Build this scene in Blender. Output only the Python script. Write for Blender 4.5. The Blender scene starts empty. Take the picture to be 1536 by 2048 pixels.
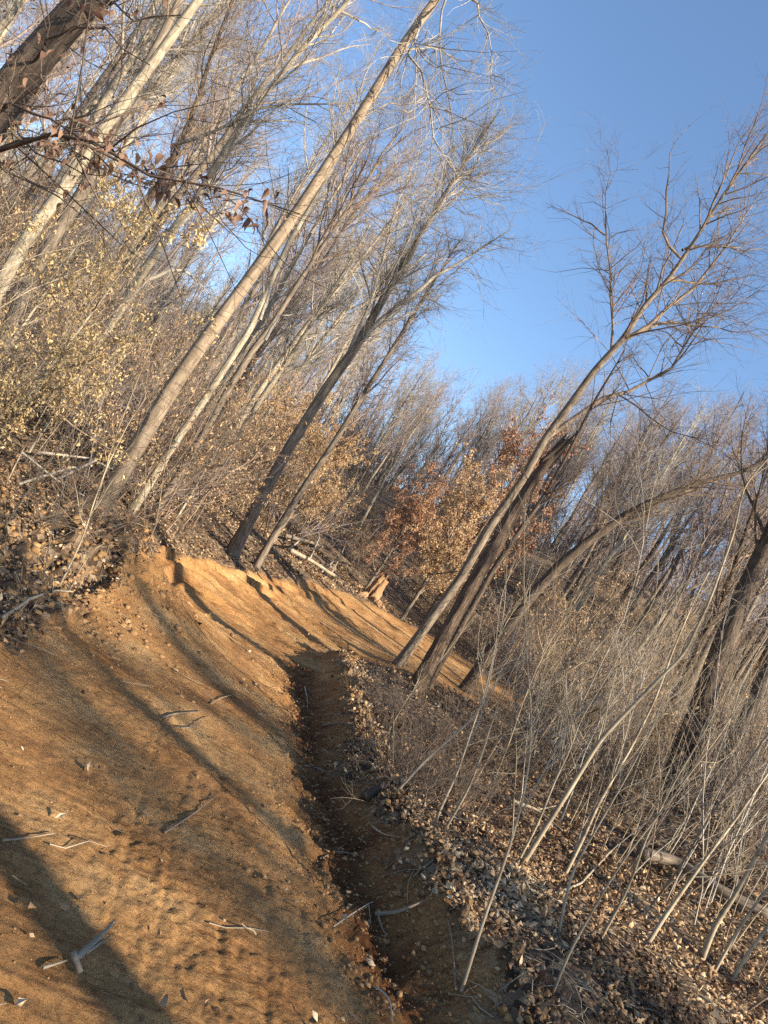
import bpy, math, random
import numpy as np
from mathutils import Matrix, Vector

random.seed(7)
SC = bpy.context.scene
COL = SC.collection
rad = math.radians

# ------------------------------------------------------------------ camera
ROLL, PITCH, FPX, CAMZ = rad(31.5), rad(6.0), 1479.0, 1.65
F_ = np.array([0, math.cos(PITCH), math.sin(PITCH)])
R0 = np.array([1.0, 0, 0])
U0 = np.array([0, -math.sin(PITCH), math.cos(PITCH)])
CR = math.cos(ROLL) * R0 + math.sin(ROLL) * U0
CU = -math.sin(ROLL) * R0 + math.cos(ROLL) * U0
CAM = np.array([0, 0, CAMZ])
cd = bpy.data.cameras.new('camera')
cam = bpy.data.objects.new('camera', cd)
COL.objects.link(cam)
cd.sensor_fit = 'VERTICAL'
cd.sensor_height = 36.0
cd.lens = 36.0 * FPX / 2048.0
cd.clip_start, cd.clip_end = 0.05, 3000
cam.matrix_world = Matrix(((CR[0], CU[0], -F_[0], 0), (CR[1], CU[1], -F_[1], 0), (CR[2], CU[2], -F_[2], CAMZ), (0, 0, 0, 1)))
SC.camera = cam

# ------------------------------------------------------------------ light
SUN_EL, SUN_AZ = rad(23), rad(121)          # azimuth clockwise from +Y: behind the camera, to the right
wd = bpy.data.worlds.new("World")
SC.world = wd
wd.use_nodes = True
nt = wd.node_tree
sky = nt.nodes.new('ShaderNodeTexSky')
sky.sky_type = 'NISHITA'
sky.sun_disc = False
sky.sun_elevation = SUN_EL
sky.sun_rotation = SUN_AZ
sky.air_density, sky.dust_density, sky.ozone_density = 1.05, 0.25, 3.2
bg = nt.nodes['Background']
bg.inputs[1].default_value = 0.097
nt.links.new(sky.outputs[0], bg.inputs[0])
sl = bpy.data.lights.new('sun', 'SUN')
sl.energy = 5.0
sl.angle = rad(0.55)
sl.color = (1.0, 0.87, 0.66)
so = bpy.data.objects.new('sun', sl)
COL.objects.link(so)
sdir = Vector((math.sin(SUN_AZ) * math.cos(SUN_EL), math.cos(SUN_AZ) * math.cos(SUN_EL), math.sin(SUN_EL)))
so.rotation_euler = sdir.to_track_quat('Z', 'Y').to_euler()
so.location = sdir * 60
SC.view_settings.view_transform = 'Standard'
SC.view_settings.look = 'None'
SC.view_settings.gamma = 1.0
SC.view_settings.use_curve_mapping = False
SC.view_settings.exposure = 1.56
SC.cycles.max_bounces = 5
SC.cycles.diffuse_bounces = 3
SC.cycles.use_denoising = False
SC.cycles.sample_clamp_indirect = 4

# ------------------------------------------------------------------ pixel <-> world helpers (photo pixels, 1536 x 2048)
def ray(px, py):
    d = F_ * FPX + CR * (px - 768) + CU * (1024 - py)
    return d / np.linalg.norm(d)
def P(px, py, Y):
    d = F_ * FPX + CR * (px - 768) + CU * (1024 - py)
    return CAM + d * (Y / d[1])
def PZ(px, py, z):
    d = F_ * FPX + CR * (px - 768) + CU * (1024 - py)
    return CAM + d * ((z - CAMZ) / d[2])

# ------------------------------------------------------------------ noise
def _hash(ix, iy, seed):
    h = (ix.astype(np.int64) * 374761393 + iy.astype(np.int64) * 668265263 + seed * 974634777) & 0xffffffff
    h = ((h ^ (h >> 13)) * 1274126177) & 0xffffffff
    return ((h ^ (h >> 16)) & 0xffff) / 65535.0
def vnoise(x, y, seed=0):
    ix, iy = np.floor(x), np.floor(y)
    fx, fy = x - ix, y - iy
    fx = fx * fx * (3 - 2 * fx); fy = fy * fy * (3 - 2 * fy)
    a = _hash(ix, iy, seed); b = _hash(ix + 1, iy, seed); c = _hash(ix, iy + 1, seed); d = _hash(ix + 1, iy + 1, seed)
    return (a + (b - a) * fx) * (1 - fy) + (c + (d - c) * fx) * fy - 0.5
def fbm(x, y, seed=0, octs=4, gain=0.5):
    s = 0; a = 1.0
    for o in range(octs):
        s = s + a * vnoise(x * 2 ** o + 13.1 * o, y * 2 ** o - 7.7 * o, seed + o)
        a *= gain
    return s

# ------------------------------------------------------------------ terrain
ctrl = []
for px, py, z in [(0, 2048, 0), (350, 2048, 0), (690, 2040, 0), (640, 1700, 0), (400, 1700, 0), (200, 1500, 0.0), (0, 1700, 0.0), (0, 1400, .03),
                  (300, 1400, 0), (520, 1450, 0), (520, 1340, .02), (450, 1300, .03), (330, 1160, .1), 
                  
                  (800, 1850, .02), (950, 2040, .02), (720, 1650, .0), (660, 1450, .05), (800, 1500, .14), (900, 1700, .1), (1050, 1730, .2),
                  (1100, 1950, .1), (1536, 2040, .15), (1290, 1890, .2), (745, 1330, .42), (650, 1320, .22), (960, 1440, .5)]:
    ctrl.append(PZ(px, py, z))
for px, py, Y in [(830, 1385, 14), (800, 1328, 16), (1200, 1640, 12.5), (1330, 1640, 15), (1420, 1625, 14), (1150, 1560, 14), (1536, 1760, 12),
                  (195, 1022, 10), (265, 1027, 13), (465, 1112, 17), (510, 1133, 18), (230, 1060, 9.8), (120, 1000, 9.5), (60, 950, 9.5),
                  (0, 1100, 6.9), (120, 1130, 8.1), (0, 1230, 5.6), (100, 1235, 6.6), (0, 900, 11), (300, 960, 18), (100, 820, 18), (350, 900, 24),
                  (1010, 1345, 34), (1200, 1400, 30), (560, 1108, 21), (600, 1127, 24.5), (662, 1157, 27), (738, 1192, 31), (800, 1215, 35), (590, 1240, 16.2), (560, 1180, 18), (700, 1220, 23), (860, 1300, 25.5), (640, 1170, 23), (740, 1208, 27.5), (960, 1345, 28), (900, 1355, 22), (960, 1395, 23), (460, 1160, 15.2), (390, 1110, 14.6), (640, 1270, 16)]:
    ctrl.append(P(px, py, Y))
for x, y, z in [(-30, 30, 7), (-14, 34, 3.6), (-60, 50, 14), (-60, 10, 10), (0, 66, 10.5), (-22, 58, 9), (20, 60, 13.5), (40, 60, 15), (60, 60, 17), (40, 25, 2.5), (70, 0, 3), (20, 0, .2), (0, -8, 0), (6, -8, 0), (-6, -4, .4),
                (0, -30, -.6), (-30, -20, 2), (40, -40, -1), (-14, 6, 2.2), (-18, 16, 3.6), (0, 110, 16), (-80, 110, 26), (40, 110, 26), (90, 110, 34), (120, 30, 14), (-120, 20, 24), (5.5, 3, .1), (10, 6, .3)]:
    ctrl.append(np.array([x, y, z], float))
ctrl = np.array(ctrl)
def _phi(r2): return np.sqrt(r2 + 1.2)
def _fit():
    n = len(ctrl)
    d2 = ((ctrl[:, None, :2] - ctrl[None, :, :2]) ** 2).sum(-1)
    A = np.zeros((n + 3, n + 3))
    A[:n, :n] = _phi(d2) - 0.03 * np.eye(n)
    A[:n, n] = 1; A[:n, n + 1:] = ctrl[:, :2]
    A[n:, :n] = A[:n, n:].T
    b = np.zeros(n + 3); b[:n] = ctrl[:, 2]
    return np.linalg.solve(A, b)
W_ = _fit()
def H0(x, y):
    x = np.asarray(x, float); y = np.asarray(y, float)
    r = np.sqrt(x * x + y * y); k = np.minimum(1, 118 / np.maximum(r, 1e-6))     # flatten beyond the outer control ring
    x = x * k; y = y * k
    s = W_[-3] + W_[-2] * x + W_[-1] * y
    for i in range(len(ctrl)):
        s = s + W_[i] * _phi((x - ctrl[i, 0]) ** 2 + (y - ctrl[i, 1]) ** 2)
    return s
def Gf(px, py, H, tmax=160):
    d = ray(px, py)
    t = np.geomspace(0.8, tmax, 900)
    p = CAM[None] + d[None] * t[:, None]
    g = p[:, 2] - H(p[:, 0], p[:, 1])
    w = np.where(g < 0)[0]
    if len(w) == 0 or w[0] == 0:
        return p[-1]
    i = w[0]; k = g[i - 1] / (g[i - 1] - g[i])
    q = p[i - 1] + (p[i] - p[i - 1]) * k
    q[2] = H(q[0:1], q[1:2])[0]
    return q
def G0(px, py): return Gf(px, py, H0)

def seg_dist(x, y, pts, closed=False):
    """distance to a polyline, sign of the side, and run length along it"""
    pts = np.asarray(pts)[:, :2]
    best = np.full(x.shape, 1e9); along = np.zeros(x.shape); side = np.zeros(x.shape)
    n = len(pts); acc = 0.0
    for i in range(n if closed else n - 1):
        a = pts[i]; b = pts[(i + 1) % n]; ab = b - a; L2 = (ab ** 2).sum() + 1e-12
        t = np.clip(((x - a[0]) * ab[0] + (y - a[1]) * ab[1]) / L2, 0, 1)
        dx = x - a[0] - t * ab[0]; dy = y - a[1] - t * ab[1]
        d = dx * dx + dy * dy
        m = d < best
        best[m] = d[m]; along[m] = (acc + t * math.sqrt(L2))[m]
        side[m] = np.sign(ab[0] * (y - a[1]) - ab[1] * (x - a[0]))[m]
        acc += math.sqrt(L2)
    return np.sqrt(best), side, along
def inside(x, y, poly):
    c = np.zeros(x.shape, bool); n = len(poly); j = n - 1
    for i in range(n):
        xi, yi, xj, yj = poly[i][0], poly[i][1], poly[j][0], poly[j][1]
        m = ((yi > y) != (yj > y)) & (x < (xj - xi) * (y - yi) / (yj - yi + 1e-12) + xi)
        c ^= m; j = i
    return c

ditch = [G0(*p) for p in [(600, 1335), (618, 1420), (645, 1530), (680, 1660), (725, 1790), (780, 1920), (850, 2040)]]
ditch += [ditch[-1] + np.array([.35, -.7, 0]), ditch[-1] + np.array([1.0, -2.6, 0])]
berm = [G0(*p) for p in [(672, 1330), (690, 1420), (715, 1530), (760, 1640), (810, 1740), (870, 1860), (960, 1990)]]
berm += [berm[-1] + np.array([.4, -.7, 0]), berm[-1] + np.array([1.1, -2.6, 0])]
road = [G0(*p) for p in [(0, 1285), (70, 1250), (150, 1215), (215, 1165), (262, 1125), (300, 1114), (335, 1100), (395, 1110), (460, 1134), (520, 1153),
                         (600, 1160), (680, 1180), (740, 1208), (860, 1270), (960, 1338), (1060, 1400), (1060, 1440), (960, 1402), (900, 1385), (850, 1362),
                         (800, 1340), (740, 1322), (660, 1315), (665, 1400), (700, 1540), (735, 1640), (790, 1760), (850, 1880), (940, 2020)]]
e = road[-1]
road += [e + np.array([.4, -.8, 0]), e + np.array([1.2, -3, 0]), e + np.array([1.5, -9, 0]), np.array([-4.5, -9, 0]), np.array([-4.2, -2, 0]), road[0] + np.array([-1.0, -.6, 0])]
ruts = []
for ln, wdt, dep in [([(292, 1120), (360, 1150), (440, 1210), (520, 1262), (600, 1312)], .10, .06), ([(330, 1112), (400, 1145), (470, 1200), (560, 1262), (632, 1312)], .08, .05),
                     ([(300, 1080), (400, 1118), (500, 1185), (600, 1262), (660, 1312)], .09, .05), ([(395, 1105), (480, 1140), (560, 1195), (640, 1258), (690, 1305)], .14, .07),
                     ([(330, 1092), (395, 1108), (470, 1150), (540, 1195)], .10, .05), ([(540, 1160), (640, 1205), (740, 1262), (830, 1325)], .12, .04), ([(600, 1172), (700, 1212), (800, 1262), (900, 1335)], .14, .04),
                     ([(270, 1150), (340, 1185), (430, 1240), (540, 1310)], .07, .03)]:
    ruts.append((np.array([G0(*p) for p in ln]), wdt, dep))
tracks = []
for ln in [[(445, 1430), (443, 1510), (442, 1580)], [(532, 1475), (545, 1560), (565, 1680)], [(600, 1810), (612, 1920), (622, 2060)], [(380, 1540), (350, 1650), (325, 1800), (285, 1960), (270, 2080)],
           [(322, 1450), (290, 1560), (255, 1700), (215, 1850)], [(440, 1850), (442, 1960), (444, 2080)], [(535, 1740), (533, 1850), (536, 2060)]]:
    tracks.append(np.array([G0(*p) for p in ln]))
ST = np.array([.96, .28])                    # direction the blade and cleat marks run in
def H1(x, y):
    """terrain with its ditch and berm, without fine relief"""
    z = H0(x, y)
    m = (np.abs(x) < 14) & (y < 40) & (y > -12)
    if m.any():
        xs, ys = x[m], y[m]
        d, s, a = seg_dist(xs, ys, ditch); wob = 1 + .6 * vnoise(a * 2.3, a * 0, 3) + .5 * vnoise(xs * 7, ys * 7, 13)
        dz = -.09 * np.exp(-(d / (.36 * wob)) ** 2) * np.clip(a / 1.2, 0.25, 1)
        d, s, a = seg_dist(xs, ys, berm); wob = 1 + .9 * vnoise(a * 3.1, a * 0, 4)
        dz += .26 * wob * np.exp(-(d / .26) ** 2)
        z = z.copy(); z[m] += dz
    return z
def roadmask(x, y):
    d, s, a = seg_dist(x, y, road, True)
    ins = inside(x, y, road)
    sd = np.where(ins, d, -d) + .30 * fbm(x * 2.2, y * 2.2, 21, 3) + .16 * fbm(x * 9, y * 9, 22, 3)
    return np.clip(sd / .14 + .5, 0, 1)
def relief(x, y, m):
    u = x * ST[0] + y * ST[1]; v = -x * ST[1] + y * ST[0]
    r = np.sqrt(x * x + y * y)
    v = v + .25 * vnoise(u * .5, v * .5, 9)
    str1 = np.abs(vnoise(u * 1.3, v * 9, 30)) * 2; str2 = vnoise(u * 4.0, v * 26, 31); str3 = vnoise(u * .5, v * 3.2, 32)
    patch = np.clip(.5 + 1.6 * fbm(x * .9, y * .9, 34, 3), 0, 1)
    fine = fbm(x * 19, y * 19, 36, 3, .5); lump = fbm(x * 7, y * 7, 37, 3)
    str4 = np.abs(vnoise(u * 1.0, v * 15, 33)) * 2
    zr = (.018 * (1 - str1) + .017 * str2 + .012 * str3 - .006 * (1 - str4) ** 2) * (.3 + .7 * patch) + .018 * fine * (1.2 - .8 * patch) + .008 * lump
    for pts, w, dp in ruts:
        d, s, a = seg_dist(x, y, pts); d = d + .05 * vnoise(a * 2, s, 41)
        zr = zr - 1.5 * dp * np.exp(-(d / w) ** 2) + .9 * dp * np.exp(-((d - 1.9 * w) / (.6 * w)) ** 2)
    for pts in tracks:
        d, s, a = seg_dist(x, y, pts)
        cl = .5 + .5 * np.sin(a * 2 * math.pi / .085)
        zr = zr - .019 * np.exp(-((d + .01 * vnoise(a * 8, a * 0, 5)) / .017) ** 2) * (.3 + .7 * cl) * (.4 + vnoise(a * 1.7, a * 0 + 3, 6) + .5)
    d, s, a = seg_dist(x, y, ditch)
    rough = np.exp(-(d / .45) ** 2)
    zr = zr + rough * .09 * fbm(x * 6, y * 6, 51, 5, .65)
    zl = .07 * fbm(x * 1.6, y * 1.6, 61, 5, .55) + .035 * fbm(x * 12, y * 12, 62, 3, .6)
    d, s, a = seg_dist(x, y, berm)
    zl = zl + np.exp(-(d / .4) ** 2) * .16 * np.maximum(fbm(x * 7, y * 7, 63, 4, .6), -.1)
    # rough broken cut bank on the left
    bank = np.exp(-((x + 3.3) / 1.7) ** 2 - ((y - 8.4) / 2.6) ** 2)
    zl = zl + bank * (.42 * fbm(x * 2.1, y * 2.1, 64, 5, .6) - .25 * np.clip(fbm(x * 1.3, y * 1.3, 66, 2) - .12, 0, 1))
    return zr * m + zl * (1 - m)
def H(x, y):
    x = np.atleast_1d(np.asarray(x, float)); y = np.atleast_1d(np.asarray(y, float))
    return H1(x, y) + relief(x, y, roadmask(x, y))
def Hs(x, y): return float(H(np.array([x]), np.array([y]))[0])
def G(px, py, up=0.0):
    q = Gf(px, py, H1); q[2] = Hs(q[0], q[1]) + up
    return q

# ------------------------------------------------------------------ mesh helpers
def mesh_from(name, V, loops, starts, totals, uv=None, smooth=True, tint=None, mat=None):
    me = bpy.data.meshes.new(name)
    me.vertices.add(len(V)); me.vertices.foreach_set('co', np.ascontiguousarray(V, np.float32).ravel())
    me.loops.add(len(loops)); me.loops.foreach_set('vertex_index', np.ascontiguousarray(loops, np.int32))
    me.polygons.add(len(starts)); me.polygons.foreach_set('loop_start', np.ascontiguousarray(starts, np.int32))
    me.polygons.foreach_set('loop_total', np.ascontiguousarray(totals, np.int32))
    if smooth:
        me.polygons.foreach_set('use_smooth', np.ones(len(starts), bool))
    if uv is not None:
        l = me.uv_layers.new(name='UVMap'); l.data.foreach_set('uv', np.ascontiguousarray(uv, np.float32).ravel())
    if tint is not None:
        a = me.attributes.new('tint', 'FLOAT', 'POINT'); a.data.foreach_set('value', np.ascontiguousarray(tint, np.float32))
    me.update(calc_edges=True)
    if mat: me.materials.append(mat)
    return me
def quads(name, V, Fq, **k):
    Fq = np.asarray(Fq); n = len(Fq)
    return mesh_from(name, V, Fq.ravel(), np.arange(n) * Fq.shape[1], np.full(n, Fq.shape[1]), **k)
def obj(name, me, parent=None, loc=None):
    o = bpy.data.objects.new(name, me); COL.objects.link(o)
    if parent: o.parent = parent
    if loc is not None: o.location = loc
    return o
def tag(o, label=None, cat=None, group=None, kind=None):
    if label: o['label'] = label
    if cat: o['category'] = cat
    if group: o['group'] = group
    if kind: o['kind'] = kind
    return o
def empty(name, loc, label, cat, group=None):
    o = bpy.data.objects.new(name, None); COL.objects.link(o); o.location = loc
    return tag(o, label, cat, group)

def tube_arrays(Pm, Rm, S, cap=False):
    """Pm (M,K,3), Rm (M,K) -> verts, quads, uv"""
    M, K, _ = Pm.shape
    T = np.gradient(Pm, axis=1); T /= np.linalg.norm(T, axis=2, keepdims=True) + 1e-9
    t0 = np.abs(T.mean(axis=1)); ref = np.zeros((M, 3)); ref[np.arange(M), t0.argmin(axis=1)] = 1
    N = np.cross(T, ref[:, None, :]); N /= np.linalg.norm(N, axis=2, keepdims=True) + 1e-9
    B = np.cross(T, N)
    a = np.arange(S) * 2 * math.pi / S
    V = Pm[:, :, None, :] + Rm[:, :, None, None] * (np.cos(a)[None, None, :, None] * N[:, :, None, :] + np.sin(a)[None, None, :, None] * B[:, :, None, :])
    idx = np.arange(M * K * S).reshape(M, K, S)
    i0 = idx[:, :-1, :]; i1 = idx[:, 1:, :]
    j0 = np.roll(i0, -1, axis=2); j1 = np.roll(i1, -1, axis=2)
    Fq = np.stack([i0, j0, j1, i1], -1).reshape(-1, 4)
    return V.reshape(-1, 3), Fq
def tubes_mesh(name, sets, mat):
    Vs, Fs, off = [], [], 0
    for Pm, Rm, S in sets:
        if len(Pm) == 0: continue
        V, Fq = tube_arrays(Pm, Rm, S)
        Vs.append(V); Fs.append(Fq + off); off += len(V)
    return quads(name, np.concatenate(Vs), np.concatenate(Fs), mat=mat)
def trunk_mesh(name, pts, rads, S, mat, step=.12, lump=.05, flare=0.0, seed=1, cap=True, groove=0.0):
    """single tapered trunk, resampled, with relief and metric UVs"""
    pts = np.asarray(pts, float); rads = np.asarray(rads, float)
    L = np.concatenate([[0], np.cumsum(np.linalg.norm(np.diff(pts, axis=0), axis=1))])
    n = max(4, int(L[-1] / step)); s = np.linspace(0, L[-1], n)
    C = np.stack([np.interp(s, L, pts[:, k]) for k in range(3)], 1)
    for _ in range(max(1, int(.35 / step))):                 # soften the corners
        C[1:-1] = (C[:-2] + C[1:-1] * 2 + C[2:]) / 4
    Rr = np.interp(s, L, rads)
    V, Fq = tube_arrays(C[None], Rr[None], S)
    V = V.reshape(n, S, 3)
    ang = np.arange(S) * 2 * math.pi / S
    A, Sg = np.meshgrid(ang, s)
    nz = vnoise(np.cos(A) * 1.5 + Sg * 1.2, np.sin(A) * 1.5 + Sg * .7, seed) * 2
    f = 1 + lump * nz
    if groove:
        f = f * (1 - groove * np.abs(vnoise(A * 3.2, Sg * 1.1, seed + 3)) * 2 - groove * .6 * np.abs(vnoise(A * 7, Sg * 2.6, seed + 4)) * 2)
    if flare:
        f = f * (1 + flare * np.exp(-Sg / .28) * (1 + .5 * np.cos(A * 4 + seed) + .3 * np.cos(A * 7 + 2 * seed)))
    V = C[:, None, :] + (V - C[:, None, :]) * f[..., None]
    V = V.reshape(-1, 3)
    circ = 2 * math.pi * Rr.mean()
    u0 = np.tile(np.arange(S) / S * circ, (n - 1, 1)); u1 = u0 + circ / S
    v0 = np.repeat(s[:-1, None], S, 1); v1 = np.repeat(s[1:, None], S, 1)
    uv = np.stack([np.stack([u0, v0], -1), np.stack([u1, v0], -1), np.stack([u1, v1], -1), np.stack([u0, v1], -1)], 2).reshape(-1, 2)
    loops = Fq.ravel(); starts = np.arange(len(Fq)) * 4; tot = np.full(len(Fq), 4)
    if cap:
        loops = np.concatenate([loops, (n - 1) * S + np.arange(S), np.arange(S)[::-1]])
        starts = np.concatenate([starts, [len(Fq) * 4, len(Fq) * 4 + S]]); tot = np.concatenate([tot, [S, S]])
        uv = np.concatenate([uv, np.zeros((2 * S, 2))])
    return mesh_from(name, V, loops, starts, tot, uv=uv, mat=mat), C, Rr

# ------------------------------------------------------------------ branching
def spawn(rng, Pm, Rm, n, t0, t1, ang, ratio, K, wob, trop, rk=.014, rmin=.0025, lenfall=.5, rshare=.65, angsd=.18, byend=1.0):
    M, Kp, _ = Pm.shape
    seg = np.linalg.norm(np.diff(Pm, axis=1), axis=2); Lp = seg.sum(1)
    pi = rng.choice(M, size=n, p=Lp / Lp.sum())
    t = t0 + (t1 - t0) * rng.random(n) ** byend
    f = t * (Kp - 1); i = np.minimum(f.astype(int), Kp - 2); fr = (f - i)[:, None]
    base = Pm[pi, i] * (1 - fr) + Pm[pi, i + 1] * fr
    rp = Rm[pi, i] * (1 - fr[:, 0]) + Rm[pi, i + 1] * fr[:, 0]
    T = Pm[pi, i + 1] - Pm[pi, i]; T /= np.linalg.norm(T, axis=1, keepdims=True) + 1e-9
    q = rng.normal(size=(n, 3)); q -= (q * T).sum(1, keepdims=True) * T; q /= np.linalg.norm(q, axis=1, keepdims=True)
    a = (ang + angsd * rng.normal(size=n))[:, None]
    d = np.cos(a) * T + np.sin(a) * q
    L = Lp[pi] * ratio * (1 - lenfall * t) * rng.uniform(.55, 1.25, n)
    r = np.minimum(rp * rshare, rmin + L * rk)
    out = np.zeros((n, K, 3)); out[:, 0] = base
    step = (L / (K - 1))[:, None]
    for k in range(1, K):
        d = d + wob * rng.normal(size=(n, 3)) + np.array([0, 0, trop])[None]
        d /= np.linalg.norm(d, axis=1, keepdims=True)
        out[:, k] = out[:, k - 1] + d * step
    tt = np.linspace(0, 1, K)[None]
    Ro = r[:, None] * (1 - tt) + np.minimum(rmin, r)[:, None] * tt * .7
    return out, Ro
def resample(pts, K):
    pts = np.asarray(pts, float)
    L = np.concatenate([[0], np.cumsum(np.linalg.norm(np.diff(pts, axis=0), axis=1))]); s = np.linspace(0, L[-1], K)
    return np.stack([np.interp(s, L, pts[:, k]) for k in range(3)], 1)
def crown(rng, pts, rads, nl, nb, nt_, nw, t0=.35, ang=.6, ratio=.38, trop=.06, wob=.09, rmin=.003, extra=None, ntw=4):
    """limbs, branches, twigs, twiglets grown on a trunk polyline; extra: hand-laid limbs"""
    K = 14
    Lr = np.concatenate([[0], np.cumsum(np.linalg.norm(np.diff(pts, axis=0), axis=1))])
    tp = resample(pts, K)[None]; tr = np.interp(np.linspace(0, Lr[-1], K), Lr, rads)[None]
    l1, r1 = spawn(rng, tp, tr, nl, t0, .98, ang, ratio, 9, wob, trop, rk=.011, rmin=rmin * 1.5, lenfall=.45)
    if extra is not None and len(extra):
        e = np.stack([resample(p, 9) for p, r in extra]); er = np.stack([np.linspace(r, rmin * 1.6, 9) for p, r in extra])
        e[:, 2:-1] += rng.normal(size=e[:, 2:-1].shape) * .012 * np.linalg.norm(e[:, -1] - e[:, 0], axis=1)[:, None, None]
        l1 = np.concatenate([l1, e]); r1 = np.concatenate([r1, er])
    l2, r2 = spawn(rng, l1, r1, nb, .12, .97, .72, .40, 7, .20, .045, rk=.007, rmin=rmin * 1.1, lenfall=.4, angsd=.28)
    l3, r3 = spawn(rng, np.concatenate([resample_many(l1, 7), l2]), np.concatenate([r1[:, [0, 1, 3, 4, 5, 7, 8]], r2]), nt_, .12, 1, .8, .36, 4, .26, .03, rk=.005, rmin=rmin, lenfall=.3, angsd=.3)
    l4, r4 = spawn(rng, l3, r3, int(nw * .68), .1, 1, .85, .5, ntw, .28, .02, rk=.004, rmin=rmin * .75, lenfall=.2, angsd=.3)
    return (l1, r1), (l2, r2), (l3, r3), (l4, r4)
def resample_many(Pm, K):
    f = np.linspace(0, Pm.shape[1] - 1, K); i = np.minimum(f.astype(int), Pm.shape[1] - 2); fr = (f - i)[None, :, None]
    return Pm[:, i] * (1 - fr) + Pm[:, i + 1] * fr

def leaves_arrays(rng, pos, size, droop=.6, aspect=.5, dirs=None, curl=.35):
    """folded curled leaves: 6 verts, 4 tris each"""
    n = len(pos)
    d = rng.normal(size=(n, 3)) if dirs is None else dirs + .5 * rng.normal(size=(n, 3))
    d[:, 2] -= droop
    d /= np.linalg.norm(d, axis=1, keepdims=True)
    s = rng.normal(size=(n, 3)); s -= (s * d).sum(1, keepdims=True) * d; s /= np.linalg.norm(s, axis=1, keepdims=True)
    nn = np.cross(d, s)
    L = size * rng.uniform(.55, 1.2, n); Wd = (L * aspect * rng.uniform(.6, 1.15, n) / 2)[:, None]; L = L[:, None]
    c = (curl * rng.uniform(.1, 1.5, n))[:, None]
    b = pos; m = pos + d * L * .5 - nn * L * c * .35; tp = pos + d * L * .95 + nn * L * c * .3
    l1 = pos + d * L * .42 + s * Wd + nn * Wd * c * 1.6; r1 = pos + d * L * .42 - s * Wd + nn * Wd * c * 1.2
    V = np.stack([b, l1, tp, r1, m], 1).reshape(-1, 3)
    o = (np.arange(n) * 5)[:, None]
    Ft = np.concatenate([o + np.array([[0, 4, 1]]), o + np.array([[1, 4, 2]]), o + np.array([[0, 3, 4]]), o + np.array([[3, 2, 4]])])
    tint = np.repeat(rng.random(n), 5)
    return V, Ft, tint
def leaf_mesh(name, rng, pos, size, mat, **k):
    k.setdefault('droop', 1.1); k.setdefault('aspect', .44)
    V, Ft, tint = leaves_arrays(rng, pos, size, **k)
    return quads(name, V, Ft, tint=tint, mat=mat, smooth=False)

# ------------------------------------------------------------------ materials
def nodes(name, rough=.9):
    m = bpy.data.materials.new(name); m.use_nodes = True
    t = m.node_tree; b = t.nodes['Principled BSDF']; b.inputs['Roughness'].default_value = rough
    b.inputs['Specular IOR Level'].default_value = .25
    return m, t, b
def N(t, kind, **k):
    n = t.nodes.new(kind)
    for a, v in k.items():
        if a in ('operation', 'blend_type', 'data_type', 'attribute_name', 'feature', 'distance', 'noise_dimensions', 'interpolation_type', 'clamp_factor'):
            setattr(n, a, v)
        else:
            n.inputs[a.replace('_', ' ')].default_value = v
    return n
def ramp(t, src, stops):
    r = t.nodes.new('ShaderNodeValToRGB')
    while len(r.color_ramp.elements) < len(stops): r.color_ramp.elements.new(.5)
    for e_, (p, c) in zip(r.color_ramp.elements, stops):
        e_.position = p; e_.color = (*c, 1) if len(c) == 3 else c
    t.links.new(src, r.inputs[0]); return r
def mixc(t, f, a, b_, blend='MIX'):
    m = t.nodes.new('ShaderNodeMix'); m.data_type = 'RGBA'; m.blend_type = blend
    for sk, v in ((0, f), (6, a), (7, b_)):
        if isinstance(v, (int, float)): m.inputs[sk].default_value = v
        elif isinstance(v, tuple): m.inputs[sk].default_value = (*v, 1)
        else: t.links.new(v, m.inputs[sk])
    return m.outputs[2]
def mapped(t, src, scale):
    mp = t.nodes.new('ShaderNodeMapping'); mp.inputs['Scale'].default_value = scale; t.links.new(src, mp.inputs['Vector']); return mp.outputs[0]
def noise(t, vec, scale, detail=4, rough=.6):
    n = t.nodes.new('ShaderNodeTexNoise'); n.inputs['Scale'].default_value = scale; n.inputs['Detail'].default_value = detail; n.inputs['Roughness'].default_value = rough
    if vec is not None: t.links.new(vec, n.inputs['Vector'])
    return n.outputs[0]
def bump(t, b, src, strength, dist, prev=None):
    n = t.nodes.new('ShaderNodeBump'); n.inputs['Strength'].default_value = strength; n.inputs['Distance'].default_value = dist
    t.links.new(src, n.inputs['Height'])
    if prev is not None: t.links.new(prev, n.inputs['Normal'])
    t.links.new(n.outputs[0], b.inputs['Normal']); return n.outputs[0]
def bark(name, dark, mid, light, lichen=None, lich_amt=.5, band=False, ridge=1.0):
    m, t, b = nodes(name)
    uv = t.nodes.new('ShaderNodeTexCoord').outputs['UV']
    a = noise(t, mapped(t, uv, (26, 3.2, 1)), 1.0, 5, .65)
    c = ramp(t, a, [(.3, dark), (.52, mid), (.72, light)]).outputs[0]
    if band:
        bd = noise(t, mapped(t, uv, (3.5, 26, 1)), 1.0, 3, .6)
        k = ramp(t, bd, [(.34, (0, 0, 0)), (.44, (1, 1, 1))]).outputs[0]
        c = mixc(t, k, dark, c)
    big = noise(t, mapped(t, uv, (2.2, .8, 1)), 1.0, 4, .6)
    c = mixc(t, .55, c, ramp(t, big, [(.3, (.38, .36, .35)), (.7, (1, 1, 1))]).outputs[0], 'MULTIPLY')
    if lichen:
        ln_ = noise(t, mapped(t, uv, (9, 3.5, 1)), 1.0, 6, .7)
        k = ramp(t, ln_, [(lich_amt, (0, 0, 0)), (lich_amt + .16, (.75, .75, .75))]).outputs[0]
        c = mixc(t, k, c, lichen)
    t.links.new(c, b.inputs['Base Color'])
    bump(t, b, a, .8 * ridge, .02 * ridge)
    return m
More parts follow.
